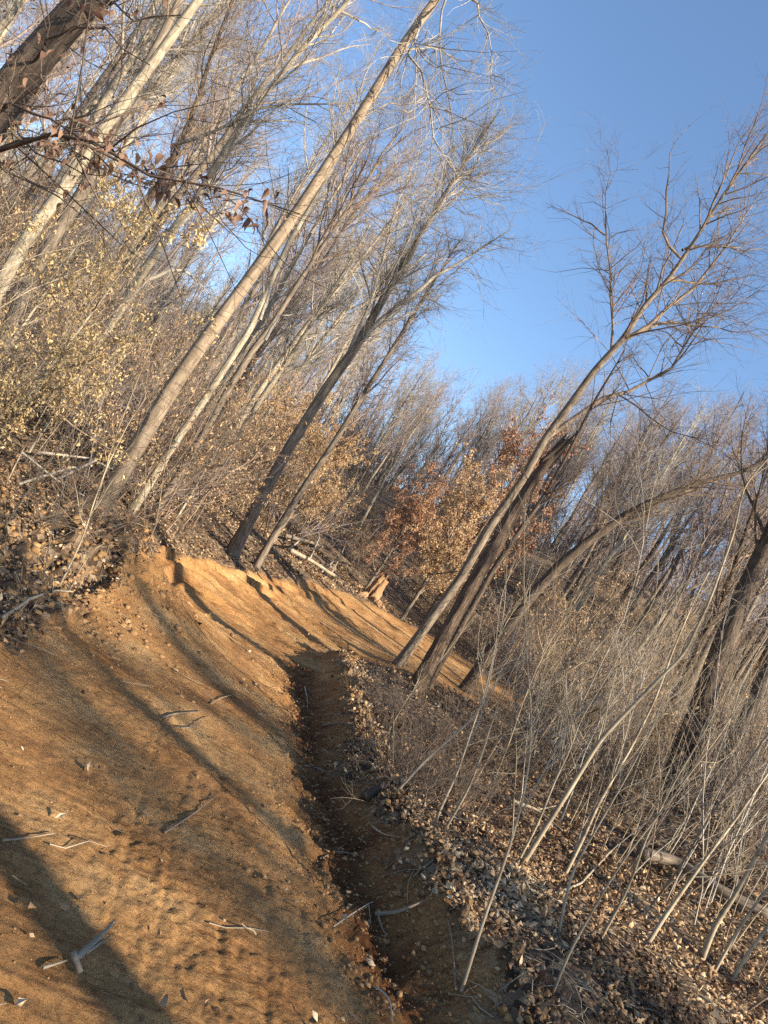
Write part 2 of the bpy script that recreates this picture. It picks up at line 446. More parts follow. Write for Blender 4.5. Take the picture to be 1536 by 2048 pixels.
def twigmat(name, c1, c2):
    m, t, b = nodes(name)
    oc = t.nodes.new('ShaderNodeTexCoord').outputs['Object']
    t.links.new(ramp(t, noise(t, oc, 2.5, 4, .7), [(.35, c1), (.65, c2)]).outputs[0], b.inputs['Base Color'])
    return m
def leafmat(name, stops, transl=.25):
    m, t, b = nodes(name, .75)
    at = N(t, 'ShaderNodeAttribute', attribute_name='tint')
    c = ramp(t, at.outputs['Fac'], stops).outputs[0]
    t.links.new(c, b.inputs['Base Color'])
    tr = t.nodes.new('ShaderNodeBsdfTranslucent'); t.links.new(c, tr.inputs[0])
    mx = t.nodes.new('ShaderNodeMixShader'); mx.inputs[0].default_value = transl
    t.links.new(b.outputs[0], mx.inputs[1]); t.links.new(tr.outputs[0], mx.inputs[2])
    t.links.new(mx.outputs[0], t.nodes['Material Output'].inputs[0])
    return m
BARK_TAN = bark('smooth_tan_bark', (.13, .095, .07), (.29, .22, .155), (.40, .32, .235), band=True, ridge=.5)
BARK_PALE = bark('pale_lichen_bark', (.15, .12, .09), (.31, .26, .19), (.43, .37, .28), (.56, .53, .42), .52)
BARK_GREY = bark('grey_brown_bark', (.07, .055, .045), (.19, .15, .115), (.31, .26, .2), (.4, .38, .3), .62)
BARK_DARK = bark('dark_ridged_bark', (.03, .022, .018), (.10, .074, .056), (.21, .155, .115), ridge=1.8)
BARK_SNAG = bark('weathered_dead_wood', (.04, .028, .02), (.13, .09, .065), (.28, .2, .145), ridge=2.0)
TW_PALE = twigmat('pale_twigs', (.17, .145, .125), (.40, .355, .30))
TW_BROWN = twigmat('brown_twigs', (.11, .08, .062), (.27, .2, .145))
TW_DARK = twigmat('dark_twigs', (.05, .038, .03), (.15, .11, .085))
TW_SAP = twigmat('tan_sapling_bark', (.15, .115, .08), (.42, .34, .235))
TW_MAUVE = twigmat('mauve_grey_twigs', (.15, .115, .11), (.31, .25, .23))
LF_GOLD = leafmat('golden_dead_leaves', [(0, (.36, .24, .11)), (.5, (.56, .41, .2)), (1, (.66, .52, .3))])
LF_TAN = leafmat('tan_dead_leaves', [(0, (.24, .145, .08)), (.5, (.44, .29, .165)), (1, (.58, .42, .25))])
LF_RUST = leafmat('rusty_oak_leaves', [(0, (.17, .085, .055)), (.5, (.34, .175, .105)), (1, (.50, .31, .19))])
LF_BROWN = leafmat('brown_hanging_leaves', [(0, (.10, .055, .04)), (.5, (.2, .12, .085)), (1, (.32, .2, .14))], .3)
LF_LITTER = leafmat('fallen_leaves', [(0, (.09, .05, .028)), (.35, (.22, .13, .07)), (.7, (.37, .24, .135)), (.92, (.44, .31, .185)), (1, (.54, .41, .27))], .1)

def ground_material():
    m, t, b = nodes('forest_ground', .95)
    oc = t.nodes.new('ShaderNodeTexCoord').outputs['Object']
    at = N(t, 'ShaderNodeAttribute', attribute_name='road').outputs['Fac']
    cl = N(t, 'ShaderNodeAttribute', attribute_name='ditch_shade').outputs['Fac']
    rot = t.nodes.new('ShaderNodeMapping'); rot.inputs['Rotation'].default_value = (0, 0, -math.atan2(ST[1], ST[0])); t.links.new(oc, rot.inputs[0])
    n1 = noise(t, mapped(t, rot.outputs[0], (3.5, 26, 6)), 1, 6, .7)
    n2 = noise(t, oc, 1.1, 5, .6); n3 = noise(t, oc, 38, 8, .8)
    dirt = ramp(t, n2, [(.3, (.29, .138, .05)), (.5, (.47, .252, .098)), (.7, (.61, .385, .175))]).outputs[0]
    pat = ramp(t, noise(t, oc, 1.7, 4, .6), [(.38, (.05, .05, .05)), (.62, (.75, .75, .75))]).outputs[0]
    dirt = mixc(t, pat, dirt, ramp(t, n1, [(.40, (.36, .27, .19)), (.56, (1.0, 1.0, 1.0))]).outputs[0], 'MULTIPLY')
    dirt = mixc(t, .6, dirt, ramp(t, n3, [(.40, (.22, .15, .10)), (.5, (.95, .95, .95)), (.66, (1.0, 1.0, 1.0))]).outputs[0], 'MULTIPLY')
    dark = mixc(t, 1.0, dirt, (.36, .26, .21), 'MULTIPLY')  # shade of the ditch painted into the dirt colour
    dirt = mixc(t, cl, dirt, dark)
    v = t.nodes.new('ShaderNodeTexVoronoi'); v.inputs['Scale'].default_value = 15; t.links.new(oc, v.inputs['Vector'])
    sepx = t.nodes.new('ShaderNodeSeparateColor'); t.links.new(v.outputs['Color'], sepx.inputs[0])
    lit = ramp(t, sepx.outputs[0], [(0, (.05, .034, .024)), (.4, (.13, .085, .055)), (.75, (.26, .18, .115)), (1, (.42, .32, .21))]).outputs[0]
    lit = mixc(t, .7, lit, ramp(t, noise(t, oc, .9, 4, .6), [(.3, (.5, .45, .42)), (.7, (1, 1, 1))]).outputs[0], 'MULTIPLY')
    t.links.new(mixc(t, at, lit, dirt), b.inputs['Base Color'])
    n4 = noise(t, oc, 130, 5, .8)
    p = bump(t, b, n3, 1.0, .03); p = bump(t, b, n4, .8, .008, p); p = bump(t, b, mixc(t, pat, (.5, .5, .5), n1), .9, .035, p)
    vb = mixc(t, at, v.outputs['Distance'], (0.3, .3, .3)); bump(t, b, vb, .8, .03, p)
    return m
GROUND = ground_material()

# ------------------------------------------------------------------ ground sheet
def build_ground():
    az = np.concatenate([np.linspace(rad(-62), rad(62), 620, endpoint=False), np.linspace(rad(62), rad(298), 60, endpoint=False)])
    r = np.concatenate([np.geomspace(.08, 1.7, 26, endpoint=False), np.geomspace(1.7, 20, 360, endpoint=False), np.geomspace(20, 130, 80, endpoint=False), np.geomspace(130, 900, 12)])
    A, Rr = np.meshgrid(az, r); X = (np.sin(A) * Rr); Y = (np.cos(A) * Rr)
    x, y = X.ravel(), Y.ravel()
    near = (x * x + y * y) < 48 ** 2
    z = np.empty_like(x); mk = np.zeros_like(x)
    mk[near] = roadmask(x[near], y[near])
    z[near] = H1(x[near], y[near]) + relief(x[near], y[near], mk[near])
    f = ~near; z[f] = H0(x[f], y[f]) + .07 * fbm(x[f] * 1.6, y[f] * 1.6, 61, 3, .55)
    n, c = A.shape
    V = np.stack([x, y, z], 1); V = np.concatenate([V, [[0, 0, Hs(0, 0)]]])
    idx = np.arange(n * c).reshape(n, c)
    a = idx[:-1]; b_ = np.roll(idx, -1, 1)[:-1]; d_ = idx[1:]; c_ = np.roll(idx, -1, 1)[1:]
    Fq = np.stack([a, d_, c_, b_], -1).reshape(-1, 4)
    cen = np.stack([idx[0], np.roll(idx[0], -1), np.full(c, n * c)], 1)[:, ::-1]
    loops = np.concatenate([Fq.ravel(), cen.ravel()])
    starts = np.concatenate([np.arange(len(Fq)) * 4, len(Fq) * 4 + np.arange(c) * 3]); tot = np.concatenate([np.full(len(Fq), 4), np.full(c, 3)])
    me = mesh_from('ground', V, loops, starts, tot, mat=GROUND)
    at = me.attributes.new('road', 'FLOAT', 'POINT'); at.data.foreach_set('value', np.append(mk, 1).astype(np.float32))
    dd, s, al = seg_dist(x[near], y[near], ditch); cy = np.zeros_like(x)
    cy[near] = np.clip(1.15 - dd / .42 + .5 * fbm(x[near] * 5, y[near] * 5, 77, 3), 0, 1)  # mask along the ditch for its painted shade
    at = me.attributes.new('ditch_shade', 'FLOAT', 'POINT'); at.data.foreach_set('value', np.append(cy, 0).astype(np.float32))
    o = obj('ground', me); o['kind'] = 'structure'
build_ground()

# ------------------------------------------------------------------ leaf litter, rubble, sticks on the ground
rngL = np.random.default_rng(11)
def scatter(n, r0, r1, a0, a1, rng):
    r = np.exp(rng.uniform(math.log(r0), math.log(r1), n)); a = rng.uniform(a0, a1, n)
    return np.sin(a) * r, np.cos(a) * r
def litter():
    x, y = scatter(215000, 2.0, 34, rad(-50), rad(50), rngL)
    m = roadmask(x, y); cl = fbm(x * 1.1, y * 1.1, 91, 3)
    keep = (rngL.random(len(x)) > m * .997) & (rngL.random(len(x)) < .74 + 1.5 * cl)
    bare = np.exp(-((x + 2.75) / .8) ** 2 - ((y - 7.6) / 1.6) ** 2)
    keep &= rngL.random(len(x)) > bare * .9
    x, y = x[keep], y[keep]; z = H(x, y) + rngL.uniform(0, .035, len(x)) * (1 + .1 * np.hypot(x, y))
    r = np.hypot(x, y)
    pos = np.stack([x, y, z], 1)
    n = len(x); d = rngL.normal(size=(n, 3)); d[:, 2] *= .3
    V, Ft, tint = leaves_arrays(rngL, pos, (.047 + .0020 * r) * np.random.default_rng(2).uniform(.6, 1.35, n), droop=0.0, aspect=.55, dirs=d, curl=.7)
    me = quads('leaf_litter', V, Ft, tint=np.clip(tint ** 1.35 + np.repeat(.9 * fbm(x * .8, y * .8, 92, 3), 5), 0, 1), mat=LF_LITTER, smooth=False)
    tag(obj('leaf_litter', me), 'brown and tan fallen leaves carpeting the forest floor', 'leaf litter', kind='stuff')
litter()

ICO = None
def ico():
    global ICO
    if ICO is None:
        import bmesh
        bm = bmesh.new(); bmesh.ops.create_icosphere(bm, subdivisions=1, radius=1)
        V = np.array([v.co[:] for v in bm.verts]); Fc = np.array([[v.index for v in f.verts] for f in bm.faces]); bm.free()
        ICO = (V, Fc)
    return ICO
def dirtmat():
    m, t, b = nodes('clod_dirt', .95)
    oc = t.nodes.new('ShaderNodeTexCoord').outputs['Object']
    c = ramp(t, noise(t, oc, 9, 5, .7), [(.3, (.16, .085, .036)), (.5, (.29, .165, .074)), (.7, (.40, .255, .125))]).outputs[0]
    t.links.new(c, b.inputs['Base Color']); bump(t, b, noise(t, oc, 60, 5, .7), .9, .01); return m
DIRT = dirtmat()
def clods_mesh(name, rng, pos, size, mat, flat=.7):
    V0 = np.array([[1, 0, 0], [0, 1, 0], [-1, 0, 0], [0, -1, 0], [0, 0, 1], [0, 0, -1.0]]) @ np.linalg.qr(np.random.default_rng(4).normal(size=(3, 3)))[0]
    F0 = np.array([[0, 1, 4], [1, 2, 4], [2, 3, 4], [3, 0, 4], [1, 0, 5], [2, 1, 5], [3, 2, 5], [0, 3, 5]]); n = len(pos)
    S = (size[:, None, None] * rng.uniform(.55, 1.35, (n, 1, 3))); S[:, :, 2] *= flat
    V = V0[None] * S * rng.uniform(.72, 1.3, (n, len(V0), 1)) + pos[:, None, :]
    Fc = (F0[None] + (np.arange(n) * len(V0))[:, None, None]).reshape(-1, 3)
    return quads(name, V.reshape(-1, 3), Fc, mat=mat, smooth=False)
def rubble():
    rng = np.random.default_rng(5); xs, ys, sz = [], [], []
    bp = np.array(berm)[:, :2]
    L = np.concatenate([[0], np.cumsum(np.linalg.norm(np.diff(bp, axis=0), axis=1))])
    s = rng.uniform(0, L[-1] - 2, 5200); off = rng.normal(0, .17, 5200) - .05
    x = np.interp(s, L, bp[:, 0]); y = np.interp(s, L, bp[:, 1])
    xs.append(x + off); ys.append(y + off * .3); sz.append(.008 + .022 * rng.random(5200) ** 3)
    x, y = scatter(34000, 1.9, 11, rad(-50), rad(40), rng); m = roadmask(x, y); k = (m > .3) & (rng.random(len(x)) < .2 + 2.2 * fbm(x * 1.3, y * 1.3, 95, 3))
    xs.append(x[k]); ys.append(y[k]); sz.append(.0028 + .009 * rng.random(k.sum()) ** 5)
    dp = np.array(ditch)[:, :2]; Ld = np.concatenate([[0], np.cumsum(np.linalg.norm(np.diff(dp, axis=0), axis=1))]); s = rng.uniform(0, Ld[-1] - 2, 4200)
    o2 = -.1 + rng.normal(0, .28, 4200); x = np.interp(s, Ld, dp[:, 0]); y = np.interp(s, Ld, dp[:, 1]); xs.append(x + o2); ys.append(y + o2 * .2); sz.append(.006 + .018 * rng.random(4200) ** 3)
    n = 2600; x = rng.normal(-2.9, .9, n); y = rng.normal(8.0, 1.5, n)
    xs.append(x); ys.append(y); sz.append(.012 + .05 * rng.random(n) ** 4)
    x = np.concatenate(xs); y = np.concatenate(ys); sz = np.concatenate(sz)
    pos = np.stack([x, y, H(x, y) + sz * .05], 1)
    tag(obj('soil_crumbs', clods_mesh('soil_crumbs', rng, pos, sz, DIRT)), 'crumbled orange brown soil crumbs along the ditch and banks', 'soil crumbs', kind='stuff')
    # single lumps
    V0, F0 = ico()
    protos = []
    import bmesh
    for k in range(5):
        bm = bmesh.new(); bmesh.ops.create_icosphere(bm, subdivisions=2, radius=1)
        for v in bm.verts:
            c = v.co; f = 1 + .5 * float(vnoise(np.array([c.x * 1.7 + k * 5]), np.array([c.y * 1.7 + c.z * 2.1]), k)[0]) + .35 * float(vnoise(np.array([c.x * 5]), np.array([c.y * 5 + c.z * 4]), k + 9)[0])
            v.co = c * f; v.co.z *= .7
        me = bpy.data.meshes.new('dirt_clod'); bm.to_mesh(me); bm.free(); me.materials.append(DIRT); protos.append(me)
    k = 0
    for i in range(80):
        s = rng.uniform(0, L[-1] - 2.2); o_ = rng.normal(0, .13)
        x = np.interp(s, L, bp[:, 0]) + o_; y = np.interp(s, L, bp[:, 1]) + .3 * o_; q = .02 + .03 * rng.random() ** 2
        o = obj('dirt_clod', protos[i % 5], loc=(x, y, Hs(x, y) + q * .3)); o.scale = (q, q, q * 1.0); o.rotation_euler = (rng.normal() * .3, rng.normal() * .3, rng.uniform(0, 6.28))
        tag(o, 'lump of orange brown dirt on the berm along the ditch', 'dirt clod', 'dirt clods along the ditch berm')
rubble()
def bank_clods():
    rng = np.random.default_rng(51); protos = [o.data for o in bpy.data.objects if o.name in ('dirt_clod', 'dirt_clod.001', 'dirt_clod.002', 'dirt_clod.003', 'dirt_clod.004')]
    for i in range(90):
        px, py = rng.uniform(10, 300), rng.uniform(1060, 1300)
        if py > 1290 - .62 * px: py = 1290 - .62 * px - rng.uniform(0, 60)
        q = G(px, py); sz = .02 + .055 * rng.random() ** 2.5
        o = obj('dirt_clod', protos[i % 5], loc=(q[0], q[1], q[2] + sz * .2)); o.scale = (sz, sz * rng.uniform(.7, 1.2), sz); o.rotation_euler = (rng.normal() * .4, rng.normal() * .4, rng.uniform(0, 6.28))
        tag(o, 'lump of dirt in the rough cut bank at the left', 'dirt clod', 'dirt clods in the left cut bank')
bank_clods()

def litter_twigs():
    rng = np.random.default_rng(15)
    x, y = scatter(5200, 2.2, 22, rad(-48), rad(48), rng); m = roadmask(x, y)
    k = rng.random(len(x)) > m * .975; x, y = x[k], y[k]; n = len(x)
    L = rng.uniform(.1, .5, n) * (.5 + .06 * np.hypot(x, y)); a = rng.uniform(0, 6.28, n)
    K = 4; Pm = np.zeros((n, K, 3))
    for j in range(K):
        f = j / (K - 1) - .5; wx = rng.normal(0, .03, n) * L; wy = rng.normal(0, .03, n) * L
        Pm[:, j, 0] = x + np.cos(a) * L * f + wx; Pm[:, j, 1] = y + np.sin(a) * L * f + wy
    Pm[:, :, 2] = H(Pm[:, :, 0].ravel(), Pm[:, :, 1].ravel()).reshape(n, K) + .012 + rng.uniform(0, .06, (n, 1)) * (np.arange(K)[None] / K)
    R = (rng.uniform(.0015, .005, n) * (1 + .04 * np.hypot(x, y)))[:, None] * np.linspace(1, .5, K)[None]
    me = tubes_mesh('twig_litter', [(Pm, R, 3)], TW_SAP)
    tag(obj('twig_litter', me), 'small pale dead twigs strewn over the ground', 'twigs', kind='stuff')
litter_twigs()

# ------------------------------------------------------------------ trees: hand-placed ones
def px_line(pts, Y, dY=0.0):
    n = len(pts)
    return np.array([P(a, b, Y + dY * i / max(1, n - 1)) for i, (a, b) in enumerate(pts)])
def hero(name, label, pts_px, w_px, Y, bmat, tmat, rng_seed, counts, limbs=(), t0=.45, ang=.55, ratio=.3, extend=0, S=14, lump=.05, flare=.35, groove=0.0, rmin=.0024,
         trop=.06, dY=0.0, root=None, cat='tree', group=None, wob=.12):
    rng = np.random.default_rng(rng_seed)
    pts = px_line(pts_px, Y, dY)
    rr = np.array(w_px, float) / 2 / FPX * Y * .84
    if root is not None:                                 # base lies outside the picture: run on down to the ground
        d = pts[0] - pts[1]; d /= np.linalg.norm(d)
        b = pts[0] + d * ((pts[0][2] - root) / max(.2, -d[2])); pts = np.concatenate([[b], pts]); rr = np.concatenate([[rr[0] * 1.1], rr])
    gz = Hs(pts[0][0], pts[0][1])
    if root is not None:
        pts[0][2] = gz
    base = pts[0].copy(); base[2] = gz
    pts[0][2] = min(pts[0][2], gz) - .12
    if extend:
        d = pts[-1] - pts[-2]; d /= np.linalg.norm(d); n = 6
        ex = [pts[-1] + d * extend * (i + 1) / n + rng.normal(size=3) * .05 * extend / n for i in range(n)]
        pts = np.concatenate([pts, ex]); rr = np.concatenate([rr, rr[-1] * np.linspace(.85, .08, n)])
    t = empty(name, base, label, cat, group)
    loc = pts - base
    me, C, Rr = trunk_mesh('trunk', loc, rr, S, bmat, step=.1, lump=lump, flare=flare, seed=rng_seed, groove=groove)
    obj('trunk', me, t)
    ex = []
    for lp, w in limbs:
        q = px_line([p[:2] for p in lp], Y)
        for i, p in enumerate(lp):
            if len(p) > 2: q[i] = P(p[0], p[1], Y + p[2])
        ex.append((q - base, w / 2 / FPX * Y))
    nl, nb, nt_, nw = counts
    (l1, r1), (l2, r2), (l3, r3), (l4, r4) = crown(rng, C, Rr, nl, nb, nt_, nw, t0=t0, ang=ang, ratio=ratio, trop=trop, rmin=rmin, extra=ex, wob=wob, ntw=3)
    big = np.argsort(-r1[:, 0])
    for i in big[:16]:
        obj('branch', tubes_mesh('branch', [(l1[i:i + 1], r1[i:i + 1], 7)], tmat), t)
    rest = big[16:]
    tw = obj('twigs', tubes_mesh('twigs', [(l1[rest], r1[rest], 5), (l2, r2, 4), (l3, r3, 3), (l4, r4, 3)], tmat), t); tw['kind'] = 'stuff'
    return t, (l1, l2, l3, l4), base

# A: dark trunk in the upper left corner, its hanging leafy branch
tA, LA, bA = hero('beech_tree', 'thick dark trunk in the upper left corner, its branch holding dry leaves', [(-60, 300), (0, 205), (60, 130), (120, 60), (190, -20), (300, -140)], [88, 86, 82, 78, 74, 62], 5.0,
                  BARK_DARK, TW_DARK, 3, (6, 60, 240, 480), t0=.5, ratio=.2, extend=4, root=0.3, rmin=.0016, groove=.05, flare=.2,
                  limbs=[([(-70, 310, 0), (0, 296, -.6), (80, 283, -1.0), (130, 276, -1.2), (190, 288, -1.3), (240, 308, -1.35), (310, 345, -1.4), (390, 374, -1.4), (480, 402, -1.5), (600, 428, -1.5)], 11),
                         ([(60, 130, 0), (120, 70, -.8), (200, 60, -1.1), (250, 100, -1.3), (300, 130, -1.4)], 7),
                         ([(-30, 250, 0), (30, 205, -.7), (90, 225, -1), (160, 290, -1.2), (230, 330, -1.2), (330, 370, -1)], 7),
                         ([(0, 200, 0), (60, 310, -.5), (130, 330, -.8), (200, 352, -1)], 6), ([(180, -10, 0), (240, 20, -.6), (270, 40, -.8), (300, 20, -1), (360, 30, -1.1)], 7)])
def hang_leaves(t, lines, base, n, size, mat, seed, spread=.10, box=None):
    rng = np.random.default_rng(seed)
    protos = []
    for k in range(6):
        rk_ = np.random.default_rng(seed * 7 + k); nl_ = 7; ss = np.linspace(0, 1, nl_); cu = rk_.uniform(.6, 1.8); fo = rk_.uniform(.3, 1.1); tw_ = rk_.uniform(-1, 1)
        ang_ = -.5 - cu * ss; mx = np.concatenate([[0], np.cumsum(np.cos(ang_[:-1]))]) / nl_ * size * 1.25; mz = np.concatenate([[0], np.cumsum(np.sin(ang_[:-1]))]) / nl_ * size * 1.25
        wd_ = size * .27 * np.sin(np.pi * ss ** .8) ** .8 * (1 + .12 * rk_.normal(size=nl_)); rt = tw_ * ss
        Lf = np.stack([mx, wd_ * np.cos(rt) * math.cos(fo), mz + wd_ * (math.sin(fo) + .4 * np.sin(rt))], 1); Rt = np.stack([mx, -wd_ * np.cos(rt) * math.cos(fo), mz + wd_ * (math.sin(fo) - .4 * np.sin(rt))], 1)
        V = np.concatenate([np.stack([mx, 0 * mx, mz], 1), Lf, Rt]); Ft = []
        for q_ in range(nl_ - 1): Ft += [[q_, q_ + 1, nl_ + q_ + 1, nl_ + q_], [q_ + 1, q_, 2 * nl_ + q_, 2 * nl_ + q_ + 1]]
        me = quads('leaf', V, Ft, tint=np.full(len(V), (k + .5) / 6), mat=mat, smooth=True); protos.append(me)
    done = 0; tries = 0
    while done < n and tries < n * 200:
        tries += 1
        l = lines[rng.integers(len(lines))]; f = rng.uniform(.25, 1) * (len(l) - 1); i = min(int(f), len(l) - 2)
        p = l[i] + (l[i + 1] - l[i]) * (f - i) + rng.normal(0, spread, 3) * np.array([1, 1, .8])
        w = p + base; d = w - CAM
        if d[1] < .5: continue
        px = 768 + (d @ CR) / (d @ F_) * FPX; py = 1024 - (d @ CU) / (d @ F_) * FPX
        if box and not box(px, py): continue
        o = obj('leaf', protos[rng.integers(6)], t, loc=p); o.rotation_euler = (rng.normal() * .4, rng.normal() * .4, rng.uniform(0, 6.28)); q = rng.uniform(.7, 1.3); o.scale = (q, q, q)
        done += 1
_br = [(130, 278), (240, 305), (310, 345), (390, 372), (480, 402), (560, 425)]
def _near(x, y):
    return -20 < x < 600 and min(math.hypot(x - (a[0] + (b[0] - a[0]) * t / 6), y - (a[1] + (b[1] - a[1]) * t / 6)) for a, b in zip(_br, _br[1:]) for t in range(7)) < 42
_ln = [l for a in (LA[0][-5:], LA[1], LA[2], LA[3]) for l in a]
hang_leaves(tA, _ln, bA, 175, .062, LF_BROWN, 4, spread=.05, box=_near)
hang_leaves(tA, _ln, bA, 122, .058, LF_BROWN, 6, spread=.035, box=lambda x, y: -20 < x < 400 and -20 < y < 420)

# hand-placed trunks (photo pixels, widths, distance)
hero('tree', 'straight smooth tan trunk running from left bank to top edge', [(200, 1022), (258, 920), (345, 775), (410, 680), (482, 580), (600, 415), (700, 262), (800, 100), (885, -20), (960, -130)],
     [42, 40, 37, 34, 31, 27, 25, 23, 21, 18], 10.0, BARK_TAN, TW_PALE, 21, (26, 240, 1500, 4200), t0=.78, ratio=.22, extend=5, flare=.25,
     limbs=[([(845, 35), (820, 110, -.4), (838, 170, -.6), (868, 250, -.7), (902, 330, -.8), (940, 388, -.8), (1010, 392, -.8)], 6), ([(905, -40), (870, 60, .4), (885, 140, .6), (905, 240, .8), (898, 330, .9), (870, 400, 1)], 5),
            ([(800, 100), (870, 95, .4), (925, 130, .8), (960, 160, 1)], 5), ([(700, 262), (760, 206, .2), (835, 206, .3), (870, 185, .4)], 6), ([(900, -50), (960, 20, -.5), (985, 120, -.7), (990, 190, -.8)], 5)])
hero('tree', 'thin pale lichen trunk rising just right of the smooth tan trunk', [(262, 1024), (300, 965), (345, 893), (405, 805), (455, 728), (500, 660), (530, 590), (575, 490), (640, 380), (700, 270)],
     [19, 19, 18, 18, 17, 16, 14, 12, 9, 6], 13.0, BARK_PALE, TW_PALE, 22, (22, 160, 900, 2400), t0=.4, ratio=.22, extend=3,
     limbs=[([(520, 640), (545, 560, 0), (560, 505, .2), (580, 512, .3)], 8), ([(530, 680), (560, 632, 0), (585, 628, .2)], 8)])
hero('tree', 'slim grey trunk close behind the pale lichen trunk, leaning with it', [(362, 945), (400, 880), (450, 790), (505, 700), (540, 655), (600, 560), (660, 470), (720, 380)], [18, 18, 17, 16, 14, 11, 9, 6], 14.5,
     BARK_GREY, TW_BROWN, 23, (24, 160, 900, 2400), t0=.5, ratio=.25, extend=3)
hero('tree', 'dark straight trunk at the far edge of the dirt, first left of the bend', [(462, 1113), (520, 1000), (588, 880), (650, 780), (715, 690), (765, 600), (815, 520), (850, 450), (900, 370), (960, 280), (1000, 220)],
     [32, 29, 27, 25, 22, 18, 14, 11, 8, 5, 3], 17.0, BARK_GREY, TW_PALE, 24, (40, 360, 2300, 6200), t0=.42, ang=.5, ratio=.24, trop=.05, flare=.45,
     limbs=[([(725, 680), (800, 600, 0), (880, 540, .3), (960, 500, .5), (1030, 450, .6)], 14), ([(750, 630), (830, 480, .4), (920, 370, .6), (1010, 260, .8)], 12), ([(700, 700), (760, 560, -.4), (790, 420, -.6), (830, 320, -.6)], 10)])
hero('tree', 'slender brown trunk just right of the dark one by the road bend', [(512, 1133), (560, 1050), (610, 970), (665, 890), (720, 800), (765, 730), (820, 640), (870, 560), (920, 480)], [17, 16, 15, 14, 13, 11, 9, 6, 4], 18.0,
     BARK_GREY, TW_MAUVE, 25, (30, 240, 1400, 3600), t0=.4, ang=.5, ratio=.24)
hero('tree', 'tall forked tree on the knoll with its bare crown against the blue sky', [(795, 1330), (850, 1255), (925, 1150), (985, 1045), (1045, 960), (1090, 878), (1140, 810), (1190, 740), (1245, 680), (1290, 610), (1340, 555), (1390, 480), (1450, 385), (1536, 265), (1600, 150)],
     [24, 23, 22, 21, 20, 20, 18, 17, 16, 12, 11, 9, 7, 5, 3], 16.0, BARK_GREY, TW_BROWN, 26, (30, 260, 1500, 3600), t0=.5, ang=.75, ratio=.2, trop=.02, wob=.13,
     limbs=[([(1240, 685), (1300, 650, 0), (1370, 590, .3), (1430, 510, .4), (1490, 430, .5), (1560, 340, .6)], 10), ([(1222, 705), (1228, 620, 0), (1212, 520, .2), (1208, 440, .2), (1215, 360, .3), (1213, 290, .3)], 6),
            ([(1360, 515), (1325, 478, -.3), (1330, 400, -.4), (1335, 310, -.4), (1380, 250, -.5)], 6), ([(1365, 500), (1390, 490, .2), (1480, 500, .5), (1560, 495, .7)], 6),
            ([(1210, 470), (1170, 440, .2), (1120, 420, .3), (1090, 405, .4)], 4), ([(1250, 680), (1330, 640, .5), (1400, 660, .8), (1480, 660, .9), (1540, 690, 1)], 7), ([(1090, 878), (1200, 800, .6), (1330, 745, 1.0), (1400, 640, 1.4), (1500, 560, 1.8)], 11)])
tI, LI, bI = hero('snag', 'broken dead trunk with a splintered top and stripped bark beside the forked tree', [(832, 1388), (880, 1290), (930, 1195), (985, 1100), (1030, 1020), (1075, 950), (1110, 905), (1130, 880)],
     [40, 38, 37, 35, 31, 28, 24, 14], 14.0, BARK_SNAG, TW_DARK, 27, (3, 10, 30, 60), t0=.5, ratio=.12, lump=.16, groove=.22, flare=.5, S=28)
rng = np.random.default_rng(8)
for k in range(7):                                        # long splinters of the broken top
    a = P(1090 + rng.uniform(-8, 8), 930 + rng.uniform(-10, 10), 14) - bI; e_ = P(1145 + rng.uniform(-16, 14), 868 + rng.uniform(-14, 26), 14 + rng.normal() * .05) - bI
    me, _, _ = trunk_mesh('splinter', [a, (a + e_) / 2 + rng.normal(size=3) * .02, e_], [.055, .035, .006], 6, BARK_SNAG, step=.08, lump=.2, seed=k); obj('splinter', me, tI)
hero('tree', 'second slim stem rising from behind the broken dead trunk', [(868, 1352), (930, 1240), (980, 1150), (1040, 1060), (1090, 990), (1140, 900), (1190, 800), (1250, 700)], [17, 16, 14, 12, 10, 8, 6, 3], 15.0, BARK_DARK, TW_DARK, 28,
     (18, 120, 600, 1300), t0=.35, ratio=.22)
hero('tree', 'dark leaning trunk curving to the right beyond the knoll', [(955, 1335), (1000, 1275), (1060, 1195), (1120, 1130), (1190, 1072), (1260, 1025), (1330, 992), (1400, 965), (1480, 945), (1570, 900)], [30, 28, 26, 25, 23, 20, 17, 13, 9, 5], 21.0,
     BARK_DARK, TW_BROWN, 29, (30, 240, 1400, 3400), t0=.45, ratio=.22)
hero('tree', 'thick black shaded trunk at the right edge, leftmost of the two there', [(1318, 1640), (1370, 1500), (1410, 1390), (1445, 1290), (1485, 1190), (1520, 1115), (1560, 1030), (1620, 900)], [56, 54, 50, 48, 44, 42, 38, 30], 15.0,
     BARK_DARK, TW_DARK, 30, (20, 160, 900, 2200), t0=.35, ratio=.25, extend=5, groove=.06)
hero('tree', 'shaded trunk with a lit edge at the far right, behind the saplings', [(1412, 1625), (1450, 1530), (1495, 1430), (1540, 1330), (1600, 1200), (1680, 1020)], [36, 34, 32, 30, 26, 20], 14.2, BARK_DARK, TW_DARK, 31, (16, 100, 500, 1200), t0=.4, ratio=.25, extend=4)
